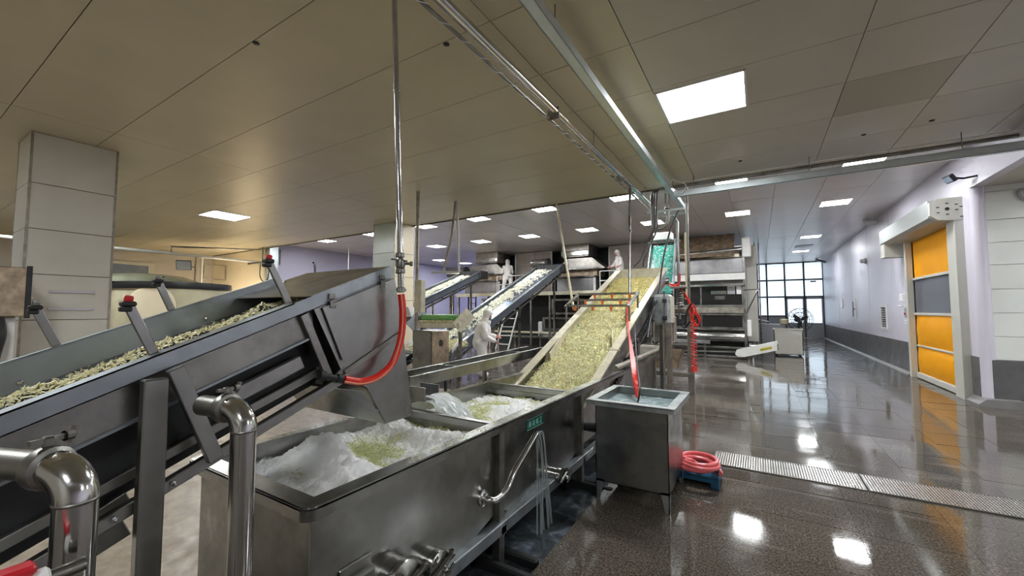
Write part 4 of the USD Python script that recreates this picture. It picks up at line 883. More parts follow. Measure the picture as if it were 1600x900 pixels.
single('loose_wire', MB().tube([(-1.40, 8.2, 4.0), (-1.36, 8.2, 4.14), (-1.25, 8.2, 4.08), (-1.14, 8.2, 4.02), (-1.12, 8.2, 3.93), (-1.2, 8.2, 3.86), (-1.27, 8.2, 3.9)], .009, 6, smooth=6), 'white_plastic', 'loop of loose white wire at the junction of the ceiling beams', 'wire')
single('long_cable', MB().tube([(-1.30, 8.6, 3.66), (-1.40, 8.2, 3.2), (-1.45, 7.8, 2.7), (-1.44, 7.4, 2.3), (-1.40, 6.9, 1.85), (-1.40, 6.4, 1.55), (-1.40, 6.1, 1.2)], .016, 8, smooth=6), 'black_rubber', 'black cable running down past the right side of the lift conveyor', 'cable')
cp_ = thing('conduit_post', 'cream plastic conduit standing beside the green belt, with an elbow at its foot', 'conduit', (-1.2, 8.9, 1.8))
part(cp_, 'steel_tube', MB().tube([(-1.205, 8.9, 4.45), (-1.205, 8.9, 1.2)], .026, 10), 'steel_worn')
part(cp_, 'plastic_tube', MB().tube([(-1.245, 8.86, 3.2), (-1.245, 8.86, 1.82), (-1.36, 8.86, 1.92)], .02, 10), 'cream_plastic')
# vertical spray supply pipe and red lay-flat hose into the square tank
vp = thing('spray_supply_pipe', 'vertical pipe dropping from the overhead pipe to the spray frame', 'pipe', (-1.75, 6.4, 1.8))
part(vp, 'pipe', MB().tube([(-1.97, 7.42, 3.9), (-1.95, 7.3, 3.5), (-1.76, 6.5, 1.80)], .022, 12), 'steel_worn')
part(vp, 'union', MB().lathe([(.024, -.03), (.032, -.025), (.032, .025), (.024, .03)], (-1.89, 7.06, 2.98), (-.24, -1, -2.1), 12), 'steel')
P = np.array([(-1.755, 6.48, 1.78), (-1.70, 6.2, 1.62), (-1.55, 5.6, 1.44), (-1.30, 4.8, 1.20), (-1.06, 4.05, .97), (-.985, 3.83, .80)])
m = MB(); P2 = catmull(P, 6)
for i in range(len(P2) - 1):
    wd = .04 + .02 * math.sin(i * .35); m.bar(P2[i], P2[i + 1] + (P2[i + 1] - P2[i]) * .12, wd, .012, (.3, .5, 1))
single('layflat_hose', m, 'red_rubber', 'flat red hose hanging from the spray pipe into the square tank', 'hose', smooth=50)
single('tank_cable', MB().tube([(-1.62, 6.3, 1.4), (-1.4, 5.4, 1.36), (-1.1, 4.3, 1.04), (-.95, 3.80, .90), (-.96, 3.76, .77)], .008, 6, smooth=6), 'black_rubber', 'thin black cable dipping into the square tank beside the red hose', 'cable')
single('drop_rod', MB().tube([(-4.13, 8.83, 4.19), (-2.62, 6.25, 1.62)], .022, 10), 'cream_plastic', 'slanting cream rod reaching from the ceiling step to the lift conveyor', 'rod')
# ------------------------------------------------------------------ yellow roll-up door and things on the right wall
DY0, DY1 = 10.78, 13.32
dr = thing('door_1', 'tall yellow roll-up door with a clear strip and beige metal frame', 'door', (XW, 12.05, 0), kind='structure')
part(dr, 'jamb', MB().box(XW - .12, XW + .15, DY0 - .38, DY0, 0, 3.30, .006), 'door_grey', smooth=False)
part(dr, 'jamb', MB().box(XW - .12, XW + .15, DY1, DY1 + .12, 0, 3.30, .006), 'door_grey', smooth=False)
hp_ = [(XW + .0, 3.24), (XW + .0, 3.66), (XW - .33, 3.66), (XW - .43, 3.60), (XW - .43, 3.36), (XW - .33, 3.27), (XW - .1, 3.24)]
hx = part(dr, 'header_box', MB().prism([(XW + .0, 3.24), (XW + .0, 3.66), (XW - .43, 3.66), (XW - .43, 3.33), (XW - .33, 3.28)], 'y', DY0 - .30, DY1 + .75), 'header_grey', smooth=False)
ecap = part(hx, 'end_plate', MB().prism(hp_, 'y', DY0 - .39, DY0 - .30), 'door_grey', smooth=False, label='beige end plate of the header box')
holes = MB(); holes.lathe([(.03, .001), (.03, -.004), (0, -.004)], (XW - .2, DY0 - .39, 3.46), (0, 1, 0), 12)
for a, b in ((-.32, 3.50), (-.32, 3.40), (-.2, 3.56), (-.2, 3.36), (-.08, 3.53), (-.08, 3.43), (-.02, 3.48), (-.02, 3.3)): holes.box(XW + a - .02, XW + a + .02, DY0 - .394, DY0 - .388, b - .008, b + .008)
part(hx, 'bolt_hole', holes, 'dark_metal', kind='stuff')
part(dr, 'motor_box', MB().box(XW - .42, XW - .02, DY1 + .42, DY1 + .75, 2.95, 3.30, .01), 'door_grey', smooth=False)
for nm, m_, z0, z1, bil in (('curtain_panel', 'yellow_vinyl', 2.37, 3.26, .03), ('clear_strip', 'clear_vinyl', 1.53, 2.31, .0), ('curtain_panel', 'yellow_vinyl', .79, 1.49, .05), ('curtain_panel', 'yellow_vinyl', .13, .75, .06)):
    gy_, gz_ = np.meshgrid(np.linspace(DY0, DY1, 36), np.linspace(z0, z1, 14), indexing='ij')
    u_, v_ = (gy_ - DY0) / (DY1 - DY0), (gz_ - z0) / (z1 - z0)
    gx_ = XW + .02 - bil * np.sin(PI * v_) ** .7 * (4 * u_ * (1 - u_)) ** .3 + .012 * (meshkit.fbm(np.stack([gy_ * 3, gz_ * 5, gz_ * 0], -1), 2, 5) - .5) * (bil > 0)
    part(dr, nm, grid_mesh(np.stack([gx_, gy_, gz_], -1)), m_, smooth=True, label='clear greyish vinyl strip' if bil == 0 else None)
for z in (2.345, 1.515, .77):
    part(dr, 'cross_bar', MB().box(XW - .02, XW + .035, DY0, DY1, z - .03 if z > 1 else z - .02, z + .03 if z > 1 else z + .02, .008), 'door_grey', smooth=False)
part(dr, 'bottom_bar', MB().box(XW - .03, XW + .04, DY0, DY1, .01, .14, .012), 'door_grey', smooth=False)
disp = thing('soap_dispenser', 'white soap dispenser with tray on the wall by the yellow door', 'dispenser', (XW, 13.85, 1.85))
part(disp, 'case', MB().box(XW - .13, XW, 13.72, 13.98, 1.82, 2.02, .02), 'white_plastic', smooth=False); part(disp, 'tray', MB().box(XW - .16, XW, 13.68, 14.0, 1.70, 1.73, .006), 'white_plastic', smooth=False)
sw = thing('door_switch', 'small dark and red control box on the wall beside the yellow door', 'switch', (XW, 13.7, 1.5))
part(sw, 'case', MB().box(XW - .09, XW, 13.62, 13.78, 1.42, 1.66, .01), 'grey_plastic', smooth=False); part(sw, 'button', MB().lathe([(.03, 0), (.03, .02), (0, .025)], (XW - .09, 13.70, 1.52), (-1, 0, 0), 12), 'red_plastic', label='red button'); part(sw, 'lower_box', MB().box(XW - .1, XW, 13.62, 13.78, 1.24, 1.36, .01), 'white_plastic', smooth=False)
vt = thing('wall_vent', 'narrow grey louvred vent low on the right wall', 'vent', (XW, 16.1, 1.4))
part(vt, 'frame', MB().prism(sbox(15.78, 1.03, 16.42, 1.76).difference(sbox(15.84, 1.09, 16.36, 1.70)), 'x', XW - .03, XW), 'white_paint', smooth=False)
for i in range(9): part(vt, 'louvre', MB().bar((XW - .012, 15.84, 1.13 + i * .066), (XW - .012, 16.36, 1.13 + i * .066), .006, .05, (-.5, 0, 1)), 'dado_grey', smooth=False)
single('wall_plate', MB().box(XW - .03, XW, 22.9, 23.3, 1.72, 2.12, .01), 'white_plastic', 'small white plate on the far part of the right wall', 'switch plate', smooth=False)
dl2 = thing('wall_latch', 'tall bright steel latch on the right wall near the glazed doors', 'latch', (XW, 20.4, 1.6))
part(dl2, 'bar', MB().tube([(XW - .07, 20.3, 1.35), (XW - .07, 20.3, 1.95)], .025, 10), 'steel_bright'); part(dl2, 'back_plate', MB().box(XW - .02, XW, 20.2, 20.4, 1.3, 2.05, .005), 'white_paint', smooth=False); part(dl2, 'stud', MB().box(XW - .07, XW, 20.28, 20.32, 1.62, 1.68), 'steel_worn', smooth=False)
wlmp = thing('wall_lamp', 'small bulkhead lamp high on the right wall', 'lamp', (XW, 18.1, 3.3))
part(wlmp, 'base', MB().lathe([(.0, .0), (.10, 0), (.10, .05), (.07, .06)], (XW, 18.1, 3.3), (-1, 0, 0), 16), 'grey_plastic'); part(wlmp, 'globe', MB().lathe([(.075, .05), (.075, .12), (.05, .17), (0, .19)], (XW, 18.1, 3.3), (-1, 0, 0), 16), 'white_plastic')
def floodlight(name, label, c, axis, w=.26, h=.2, tilt=0.0, arm=None):
    t = thing(name, label, 'floodlight', c); a = np.array(axis, float); a /= np.linalg.norm(a); s_ = np.cross(a, [0, 0, 1.0]); s_ /= np.linalg.norm(s_); u_ = np.cross(s_, a); R = np.stack([s_, a, u_], 1); c = np.array(c, float)
    part(t, 'housing', MB().obox(c, (w, .06, h), R, .012), 'dark_metal', smooth=False)
    part(t, 'lens', MB().obox(c + a * .033, (w - .04, .01, h - .04), R), 'pane_blue', smooth=False)
    if arm is not None: part(t, 'arm', MB().tube([c - a * .03, (c + arm) / 2 + [0, 0, -.02], arm], .016, 8), 'dark_metal')
    return t
floodlight('floodlight', 'small dark floodlight on a bracket above the yellow door corner', (XW - .28, 9.92, 3.90), (-.75, -.2, -.5), .2, .14, arm=np.array([XW, 9.75, 3.86]))
single('coiled_wire', MB().tube([(4.02, 10.05, 3.72), (3.98, 10.05, 3.55), (3.84, 10.05, 3.44), (3.76, 10.05, 3.5), (3.78, 10.05, 3.6), (3.9, 10.05, 3.58)], .022, 8, smooth=6), 'grey_plastic', 'hook of grey cable hanging under the soffit at the right edge', 'cable')
du = thing('duct_elbow', 'pale rounded pipe stub where the right wall meets the ceiling', 'duct', (3.0, 16.4, 4.3))
part(du, 'pipe', MB().tube([(2.92, 16.4, 4.45), (2.95, 16.4, 4.36), (3.02, 16.4, 4.33), (3.19, 16.4, 4.33)], .08, 16, smooth=4), 'white_paint')
single('ceiling_beam_stub', MB().bar((2.75, 27.6, 4.40), (3.19, 27.8, 4.25), .10, .12, c=.01), 'grey_plastic', 'grey brace high in the far right corner by the glazed wall', 'brace', smooth=False)

# ------------------------------------------------------------------ dryer on the right, with belts and bin
DX0, DX1, DYF = -3.3, -.42, 15.95
dy = thing('dryer', 'large steel drying machine with dark inspection windows, standing before the glazed wall', 'dryer', (-1.9, 18, 0))
part(dy, 'body', MB().box(DX0, DX1 - .02, DYF + .35, 24.5, .55, 3.9, .01), 'dryer_steel', smooth=False)
part(dy, 'top_panel', MB().box(DX0, DX1, DYF, DYF + .35, 2.92, 3.42, .008), 'dryer_steel', smooth=False)
cp2 = MB().prism([(DYF - .15, 2.88), (DYF - .15, 2.66), (DYF + .3, 2.66), (DYF + .3, 2.96)], 'x', DX0, DX1 + .05); part(dy, 'white_ledge', cp2, 'white_paint', smooth=False)
part(dy, 'ledge_lip', MB().box(DX0, DX1 + .05, DYF - .18, DYF - .12, 2.44, 2.52, .006), 'steel_bright', smooth=False)
part(dy, 'canopy', MB().prism([(DYF - .3, 3.52), (DYF + .6, 4.38), (DYF + .64, 4.35), (DYF - .26, 3.48)], 'x', DX0, DX1 - .25), 'rusty_steel', smooth=False)
part(dy, 'canopy_roller', MB().cyl((DX0, DYF - .1, 3.58), (DX1 - .02, DYF - .1, 3.70), .09, 18), 'steel_worn')
part(dy, 'canopy_fringe', MB().prism([(DX0, 3.42), (DX1 - .1, 3.45), (DX1 - .1, 3.62), (DX1 - .6, 3.56), (DX1 - 1.1, 3.45)], 'y', DYF + .02, DYF + .05), 'cream_plate', smooth=False)
for z0, z1 in ((1.80, 2.44), (1.02, 1.42)):
    wn = part(dy, 'inspection_window', MB().box(DX0 + .05, DX1 - .06, DYF + .04, DYF + .08, z0, z1), 'dark_glass', smooth=False)
    fr = MB(); fr.box(DX0, DX1, DYF, DYF + .1, z0 - .09, z0, .01); fr.box(DX0, DX1, DYF, DYF + .1, z1, z1 + .07, .01); fr.box(DX1 - .07, DX1, DYF, DYF + .1, z0, z1, .01); fr.box(-1.80, -1.74, DYF, DYF + .1, z0, z1, .01)
    part(wn, 'frame', fr, 'steel', smooth=False)
gl = MB(); gl.box(-1.45, -.95, DYF + .02, DYF + .05, 2.16, 2.30, .01); gl.box(-1.33, -1.0, DYF + .02, DYF + .045, 1.98, 2.12, .01); part(dy, 'inner_lamp', gl, 'steel_bright', smooth=False)
part(dy, 'control_tag', MB().box(DX1 - .22, DX1 - .07, DYF - .03, DYF + .04, 2.16, 2.5, .01), 'white_plastic', smooth=False)
part(dy, 'control_tag', MB().box(DX1 - .5, DX1 - .26, DYF - .0, DYF + .04, 2.16, 2.45, .01), 'grey_plastic', smooth=False)
part(dy, 'mid_rail', MB().box(DX0, DX1, DYF, DYF + .1, 1.50, 1.71, .01), 'steel_brown', smooth=False)
part(dy, 'big_roller', MB().cyl((DX0, DYF + .1, .68), (DX1 - .02, DYF + .1, .68), .19, 28), 'steel_bright')
for x in (DX1 + .02, DX1 + .16): part(dy, 'post', MB().box(x - .04, x + .04, DYF - .04, DYF + .04, 0, 4.0 if x < DX1 + .1 else .5, .006), 'steel', smooth=False)
part(dy, 'motor_case', MB().box(DX1 - .02, DX1 + .26, DYF - .12, DYF + .2, 3.42, 4.10, .03), 'white_paint', smooth=False)
part(dy, 'corner_post', MB().box(DX1 + .06, DX1 + .40, DYF + .6, DYF + 1.0, .5, 3.9, .02), 'door_grey', smooth=False)
part(dy, 'switch_case', MB().box(DX1 + .06, DX1 + .2, DYF - .02, DYF + .1, .72, 1.28, .02), 'white_plastic', smooth=False)
part(dy, 'guard_arm', MB().tube([(DX1, DYF - .1, 2.30), (DX1 + .45, DYF - .2, 2.30), (DX1 + .38, DYF - .18, 2.22), (DX1 + .06, DYF, 1.5)], .025, 8), 'steel_bright')
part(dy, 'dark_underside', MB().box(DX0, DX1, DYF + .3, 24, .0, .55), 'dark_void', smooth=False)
bs = thing('transfer_conveyor', 'low steel transfer conveyor along the foot of the dryer', 'conveyor', (-1.4, 15.5, 0))
for z, x1 in ((.47, -1.45), (.34, .42), (.05, -.4)):
    part(bs, 'rail', MB().bar((-3.4, 15.4, z + (.04 if z > .3 else 0)), (x1, 15.4, z), .05, .07, c=.01), 'steel', smooth=False)
part(bs, 'roller', MB().cyl((-.3, 15.55, .40), (.50, 15.55, .43), .09, 16), 'steel_bright')
part(bs, 'side_tray', MB().bar((-3.4, 15.3, .55), (-1.45, 15.3, .52), .04, .12, c=.01), 'dryer_steel', smooth=False)
for x in (-2.9, -1.62, -.28, -.12): part(bs, 'leg', MB().box(x - .03, x + .03, 15.37, 15.43, 0, .45), 'steel', smooth=False)
part(bs, 'lower_rail', MB().bar((-3.4, 15.2, .18), (-.4, 15.2, .24), .03, .05, c=.005), 'steel_worn', smooth=False)
am = thing('discharge_arm', 'white sloping conveyor arm with a yellow sticker leading into the grey bin', 'conveyor arm', (-.1, 15.9, .3))
sl = [(-.62, .10), (-.70, .18), (-.66, .30), (-.5, .36), (.46, .64), (.46, .36), (-.45, .10)]
part(am, 'cover', MB().prism(sl, 'y', 15.05, 15.3), 'white_paint', smooth=False)
stk = MB(); stk.bar((.0, 15.047, .352), (.31, 15.047, .442), .004, .085, (-.28, 0, 1)); sk_ = part(am, 'sticker', stk, 'sticker_yellow', smooth=False, label='yellow warning sticker')
mk = MB()
for i in range(7): c0 = np.array([.03 + i * .042, 15.0435, .361 + i * .0122]); mk.bar(c0 + [0, 0, -.02], c0 + [.018, 0, .024], .003, .010, (1, 0, 0)); mk.bar(c0 + [.008, 0, -.012 * (i % 2)], c0 + [.028, 0, .006], .003, .008, (0, 0, 1))
part(sk_, 'sticker_marks', mk, 'sticker_black', smooth=False, kind='stuff')
bn = thing('grey_bin', 'plain square grey-beige bin standing on the wet floor in front of the glazed wall', 'bin', (.85, 17.5, 0))
b = MB(); bx0, bx1, by0, by1 = .44, 1.28, 17.2, 17.95
for x0, x1, y0, y1 in ((bx0, bx0 + .02, by0, by1), (bx1 - .02, bx1, by0, by1), (bx0, bx1, by0, by0 + .02), (bx0, bx1, by1 - .02, by1)): b.box(x0, x1, y0, y1, .05, .92)
b.box(bx0, bx1, by0, by1, .05, .07); part(bn, 'body', b, 'door_grey', smooth=False)
lp = MB(); lp.prism(sbox(bx0 - .02, by0 - .02, bx1 + .02, by1 + .02).difference(sbox(bx0 + .01, by0 + .01, bx1 - .01, by1 - .01)), 'z', .91, .945); part(bn, 'lip', lp, 'door_grey', smooth=False)
for x in (bx0 + .08, bx1 - .08):
    for y in (by0 + .08, by1 - .08): part(bn, 'castor', MB().cyl((x - .02, y, .03), (x + .02, y, .03), .03, 12), 'black_rubber')
def pedestal_fan(x, y):
    t = thing('pedestal_fan', 'black pedestal fan with round wire cage behind the grey bin', 'fan', (x, y, 0))
    part(t, 'base', MB().lathe([(0, .04), (.2, .03), (.24, 0)], (x, y, 0), n=24), 'black_rubber'); part(t, 'stand', MB().tube([(x, y, .03), (x, y, 1.15)], .03, 10), 'black_rubber')
    part(t, 'motor', MB().lathe([(0, -.2), (.09, -.18), (.1, -.02), (.05, .02), (0, .03)], (x, y, 1.22), (.35, -.94, 0), 16), 'black_rubber')
    c = np.array([x + .03, y - .08, 1.22]); ax = np.array([.35, -.94, 0]); U = np.array([.94, .35, 0]); V = np.array([0, 0, 1.0]); cage = MB()
    for k, (R, o) in enumerate(((.46, 0), (.46, .1), (.3, .13), (.3, -.04), (.14, .14))):
        cage.tube([c + ax * o + R * (math.cos(a) * U + math.sin(a) * V) for a in np.linspace(0, 2 * PI, 36, endpoint=False)], .008, 5, closed=True)
    for a in np.linspace(0, 2 * PI, 16, endpoint=False):
        e = math.cos(a) * U + math.sin(a) * V; cage.tube([c + ax * .15, c + e * .3 + ax * .13, c + e * .46 + ax * .05, c + e * .3 - ax * .04, c], .005, 4)
    part(t, 'cage', cage, 'dark_metal')
    bl = MB()
    for k in range(3):
        a = k * 2 * PI / 3 + .4; e = math.cos(a) * U + math.sin(a) * V; q = -math.sin(a) * U + math.cos(a) * V
        bl.bar(c + ax * .05 + e * .05, c + ax * .05 + e * .30, .012, .14, q * .9 + ax * .35)
    part(t, 'blades', bl, 'dark_metal', smooth=False)
pedestal_fan(1.38, 20.3)
sm = thing('packing_machine', 'low grey machine with open lid beside the fan, in front of the glazed wall', 'machine', (.2, 20.5, 0))
part(sm, 'cabinet', MB().box(-.25, .95, 20.3, 21.1, .1, 1.02, .02), 'grey_plastic', smooth=False); part(sm, 'lid', MB().bar((-.15, 20.5, 1.24), (.35, 20.5, 1.12), .5, .04, (0, 0, 1), .01), 'white_paint', smooth=False)
part(sm, 'hopper', MB().prism([(-.38, .1), (-.32, 1.4), (-.26, .1)], 'y', 20.2, 20.9), 'dark_metal', smooth=False); part(sm, 'head', MB().box(.75, 1.05, 20.25, 20.6, 1.02, 1.24, .03), 'cream_plastic', smooth=False)
for x in (-.1, .8): part(sm, 'foot', MB().box(x - .05, x + .05, 20.4, 20.9, 0, .1), 'dark_metal', smooth=False)
for x, lab in ((-.10, 'left of the two thin poles in front of the glazed wall'), (.06, 'right of the two thin poles in front of the glazed wall')):
    single('thin_pole', MB().tube([(x, 20.1, 0), (x, 20.1, ZF)], .022, 8), 'steel_worn', lab, 'pole')

# ------------------------------------------------------------------ machinery beside the lift: frame, motor box, springs, red hoses, green belt
fr_ = thing('pump_stand', 'brown-grey steel stand with drip hopper at the right of the lift conveyor', 'stand', (-1.6, 8.4, 0))
for x, y, w_ in ((-1.52, 8.42, .05), (-1.14, 8.50, .055), (-2.0, 8.9, .04), (-1.24, 9.1, .045)): part(fr_, 'leg', MB().box(x - w_, x + w_, y - w_, y + w_, 0, 1.62 if y < 8.6 else 1.1, .005), 'steel_brown' if w_ > .047 else 'steel_worn', smooth=False)
part(fr_, 'top_beam', MB().box(-2.1, -1.08, 8.36, 8.46, 1.55, 1.63, .005), 'steel_brown', smooth=False)
part(fr_, 'cross_beam', MB().box(-2.1, -1.08, 8.40, 8.46, .32, .40, .005), 'steel_brown', smooth=False)
part(fr_, 'hopper', MB().prism([(-1.95, .85), (-1.3, .85), (-1.42, .45), (-1.8, .45)], 'y', 8.5, 9.0), 'rusty_steel', smooth=False)
part(fr_, 'shelf', MB().box(-2.05, -1.2, 8.5, 9.1, .84, .92, .005), 'steel_bright', smooth=False)
part(fr_, 'gear_case', MB().box(-1.85, -1.45, 8.5, 8.9, .95, 1.5, .04), 'steel_brown', smooth=False)
mb_ = thing('motor_box', 'dented galvanised box hung on the right side of the lift conveyor', 'box', (-1.4, 6.9, 1.3))
part(mb_, 'case', MB().box(-1.47, -1.20, 6.75, 7.15, 1.37, 1.86, .04), 'galvanised', smooth=False); part(mb_, 'corner_strip', MB().box(-1.29, -1.26, 6.73, 6.75, 1.37, 1.86, .005), 'steel_worn', smooth=False)
part(mb_, 'door_edge', MB().box(-1.20, -1.19, 6.8, 7.1, 1.4, 1.83, .004), 'cream_plate', smooth=False)
for z in (1.48, 1.75): part(mb_, 'latch', MB().box(-1.31, -1.24, 6.71, 6.735, z - .03, z + .03, .006), 'dark_metal', smooth=False)
part(mb_, 'bracket', MB().box(-1.40, -1.34, 6.9, 6.96, .0, 1.38, .005), 'steel_worn', smooth=False)
spg = [(-1.27 + .055 * math.cos(a), 8.20 + .055 * math.sin(a), 1.66 + a * .0075) for a in np.arange(0, 2 * PI * 7, .3)]
single('steel_spring', MB().tube(spg, .015, 6), 'steel_worn', 'upright steel coil spring beside the galvanised box', 'spring')
single('mount_plate', MB().box(-1.42, -1.14, 8.05, 8.35, 2.02, 2.05, .004), 'steel_brown', 'small flat steel plate above the coil spring', 'plate', smooth=False)
hs = [('thick_red_hose', [(-1.55, 8.3, 2.20), (-1.42, 8.3, 2.10), (-1.32, 8.3, 2.08), (-1.26, 8.3, 2.0), (-1.18, 8.3, 1.88), (-1.10, 8.3, 1.70), (-1.05, 8.3, 1.55)], .022, 'thick red hose arching down beside the green belt'),
      ('thin_red_hose', [(-1.56, 8.25, 2.24), (-1.5, 8.25, 2.12), (-1.42, 8.25, 2.06), (-1.34, 8.25, 2.08), (-1.28, 8.25, 2.14), (-1.27, 8.25, 2.3)], .014, 'thin red hose looping under the foot of the green belt'),
      ('hose_tangle', [(-1.15, 8.2, 1.64), (-1.05, 8.18, 1.72), (-1.0, 8.2, 1.6), (-1.08, 8.2, 1.52), (-1.12, 8.22, 1.62), (-1.02, 8.2, 1.66), (-.98, 8.2, 1.5), (-.94, 8.2, 1.38), (-1.0, 8.2, 1.30), (-1.05, 8.2, 1.45), (-.99, 8.2, 1.56), (-.93, 8.18, 1.45), (-.97, 8.2, 1.33), (-1.06, 8.2, 1.40), (-1.1, 8.2, 1.55)], .011, 'tangle of red air hoses bunched at the top of the coiled line')]
for nm, P, r, lab in hs: single(nm, MB().tube(P, r, 8, smooth=6), 'red_rubber', lab, 'hose')
cl_ = [(-1.045 + .045 * math.cos(a), 8.2 + .045 * math.sin(a), 1.42 - .0088 * a + .008 * math.sin(a * .21)) for a in np.arange(0, 2 * PI * 16, .35)]
cl_ += [(-1.05 + .05 * math.cos(a), 8.2 + .05 * math.sin(a), .56 - .003 * a) for a in np.arange(0, 2 * PI * 5, .4)]
single('coiled_air_hose', MB().tube(cl_, .008, 5), 'red_rubber', 'long spiral red air hose hanging beside the stand', 'hose')
single('black_hose', MB().tube([(-1.05, 8.15, 1.75), (-1.14, 8.15, 1.6), (-1.18, 8.15, 1.4), (-1.24, 8.15, 1.34), (-1.18, 8.15, 1.28), (-1.10, 8.15, 1.4)], .018, 8, smooth=6), 'black_rubber', 'short black hose looped behind the red air hoses', 'hose')
gb = thing('green_conveyor', 'steep green belt conveyor under a white motor box behind the lift', 'conveyor', (-1.9, 10.2, 2))
ga, gb_ = np.array([-1.84, 9.2, 1.95]), np.array([-2.0, 10.6, 3.28])
part(gb, 'belt', MB().bar(ga, gb_, .50, .02, (0, -.7, .8)), 'green_belt', smooth=False)
for s_ in (-.28, .28): part(gb, 'side_wall', MB().bar(ga + [s_, -.05, 0], gb_ + [s_, 0, .05], .02, .20, (0, -.7, .8), .003), 'galvanised', smooth=False)
n_ = 260; t_ = r_.uniform(.35, .98, n_); C0 = ga + (gb_ - ga) * t_[:, None] + np.stack([r_.uniform(-.22, .22, n_), -.012 + 0 * t_, .014 + 0 * t_], 1)
single('green_belt_shreds', shreds(C0, np.tile(np.array([0, -.66, .75]), (n_, 1)), (.02, .05), .007, .8, 17), 'white_plastic', 'pale scraps and wet glints on the green belt', 'shredded vegetable', kind='stuff')
f_ = MB()
for x in (-2.32, -1.66): f_.box(x - .025, x + .025, 10.55, 10.6, 1.5, 3.34, .004)
f_.box(-2.36, -1.6, 10.5, 10.6, 3.28, 3.34, .004); part(gb, 'frame', f_, 'steel', smooth=False)
part(gb, 'motor_box', MB().box(-2.22, -1.78, 10.45, 10.75, 3.35, 3.55, .02), 'white_paint', smooth=False); part(gb, 'dark_gap', MB().box(-2.28, -1.95, 10.52, 10.7, 3.16, 3.27), 'dark_metal', smooth=False)
part(gb, 'tall_post', MB().tube([(-1.70, 9.6, 3.92), (-1.56, 9.95, 3.66), (-1.56, 9.95, 1.4)], .03, 10), 'steel')

# ------------------------------------------------------------------ ovens and platform at the back
PF = 2.42                                               # platform height
pl_ = thing('platform', 'raised steel platform running in front of the ovens', 'platform', (-8, 16.4, PF))
part(pl_, 'deck', MB().box(-12.9, -3.35, 15.75, 17.6, PF - .06, PF, .006), 'steel_brown', smooth=False)
part(pl_, 'front_beam', MB().box(-12.9, -3.35, 15.72, 15.78, PF - .16, PF - .0, .01), 'cream_plate', smooth=False)
for x in (-12.8, -10.4, -7.75, -5.2, -3.5): part(pl_, 'column', MB().box(x - .04, x + .04, 15.8, 15.88, 0, PF - .1, .006), 'steel', smooth=False)
def railing(name, lab, xs_, y, gap=.78):
    t = thing(name, lab, 'railing', (xs_[0], y, PF))
    for z in (PF + gap, PF + gap * .5): part(t, 'rail', MB().tube([(xs_[0], y, z), (xs_[-1], y, z)], .022, 8), 'white_paint')
    for x in xs_: part(t, 'post', MB().tube([(x, y, PF), (x, y, PF + gap)], .022, 8), 'white_paint')
railing('railing', 'white pipe railing beside the worker at the left oven', [-10.55, -9.15, -8.3], 15.9)
railing('railing', 'white pipe railing at the end of the right oven', [-5.5, -4.9, -4.0, -3.4], 15.9)
def oven(name, lab, x0, x1, hx0, hx1, dx0, dx1):
    t = thing(name, lab, 'oven', ((x0 + x1) / 2, 16.8, 0)); yf = 16.45
    part(t, 'body', MB().box(x0, x1, yf, 17.6, PF, 3.02, .02), 'dryer_steel', smooth=False)
    part(t, 'ledge', MB().box(x0 - .06, x1 + .06, yf - .08, 17.6, 3.02, 3.09, .01), 'steel', smooth=False)
    part(t, 'gap_band', MB().box(x0 + .1, x1 + .1, yf + .1, 17.6, 3.09, 3.40), 'rusty_steel', smooth=False)
    hp_ = [(hx0, 3.40), (hx1, 3.40), (hx1 - .55, 3.86), (hx0 + .5, 3.86)]
    m = MB(); m.prism(hp_, 'y', yf - .12, 17.5); part(t, 'hood', m, 'duct_foil', smooth=False)
    part(t, 'hood_lip', MB().box(hx0 - .02, hx1 + .02, yf - .15, yf - .10, 3.36, 3.42, .006), 'steel_bright', smooth=False)
    m = MB(); m.prism(Polygon([(dx0, 3.92), (dx1, 3.92), (dx1, 4.44), (dx0, 4.44)]).buffer(-.05).buffer(.05), 'y', yf - .2, 17.4); part(t, 'duct', m, 'duct_foil', smooth=False)
    part(t, 'duct_band', MB().box(dx0 - .02, dx1 + .02, yf - .26, yf - .2, 3.95, 4.18, .03), 'steel_bright', smooth=False)
    part(t, 'end_post', MB().box(x1 - .02, x1 + .08, yf - .06, yf + .02, PF, 3.0, .006), 'white_paint', smooth=False)
    return t
oven('oven', 'left oven with dented foil hood and duct, by the blue wall', -12.9, -10.8, -12.9, -10.3, -12.05, -10.75)
oven('oven', 'right oven with dented foil hood and duct, above the middle conveyor', -7.7, -5.95, -7.65, -5.45, -7.35, -6.1)
def shutter(lab, x0, x1, z0, z1, y=17.3):
    t = thing('louvre_panel', lab, 'louvre panel', ((x0 + x1) / 2, y, z0)); fr = MB()
    for x in (x0, x1): fr.box(x - .03, x + .03, y - .04, y + .02, z0, z1, .006)
    fr.box(x0, x1, y - .04, y + .02, z1 - .04, z1, .006); part(t, 'frame', fr, 'white_paint', smooth=False)
    nn = int((z1 - z0) / .1)
    for i in range(nn): part(t, 'louvre_slat', MB().bar((x0 + .03, y - .01, z0 + (i + .5) * (z1 - z0) / nn), (x1 - .03, y - .01, z0 + (i + .5) * (z1 - z0) / nn), .012, .105, (0, -.3, 1)), 'louvre', smooth=False)
shutter('left of the two louvred panels between the ovens', -10.35, -9.42, PF, 4.43)
shutter('right of the two louvred panels between the ovens', -9.35, -8.35, PF, 4.43)
shutter('wide louvred panel behind the worker at the top of the lift', -5.55, -2.6, PF, 4.43)
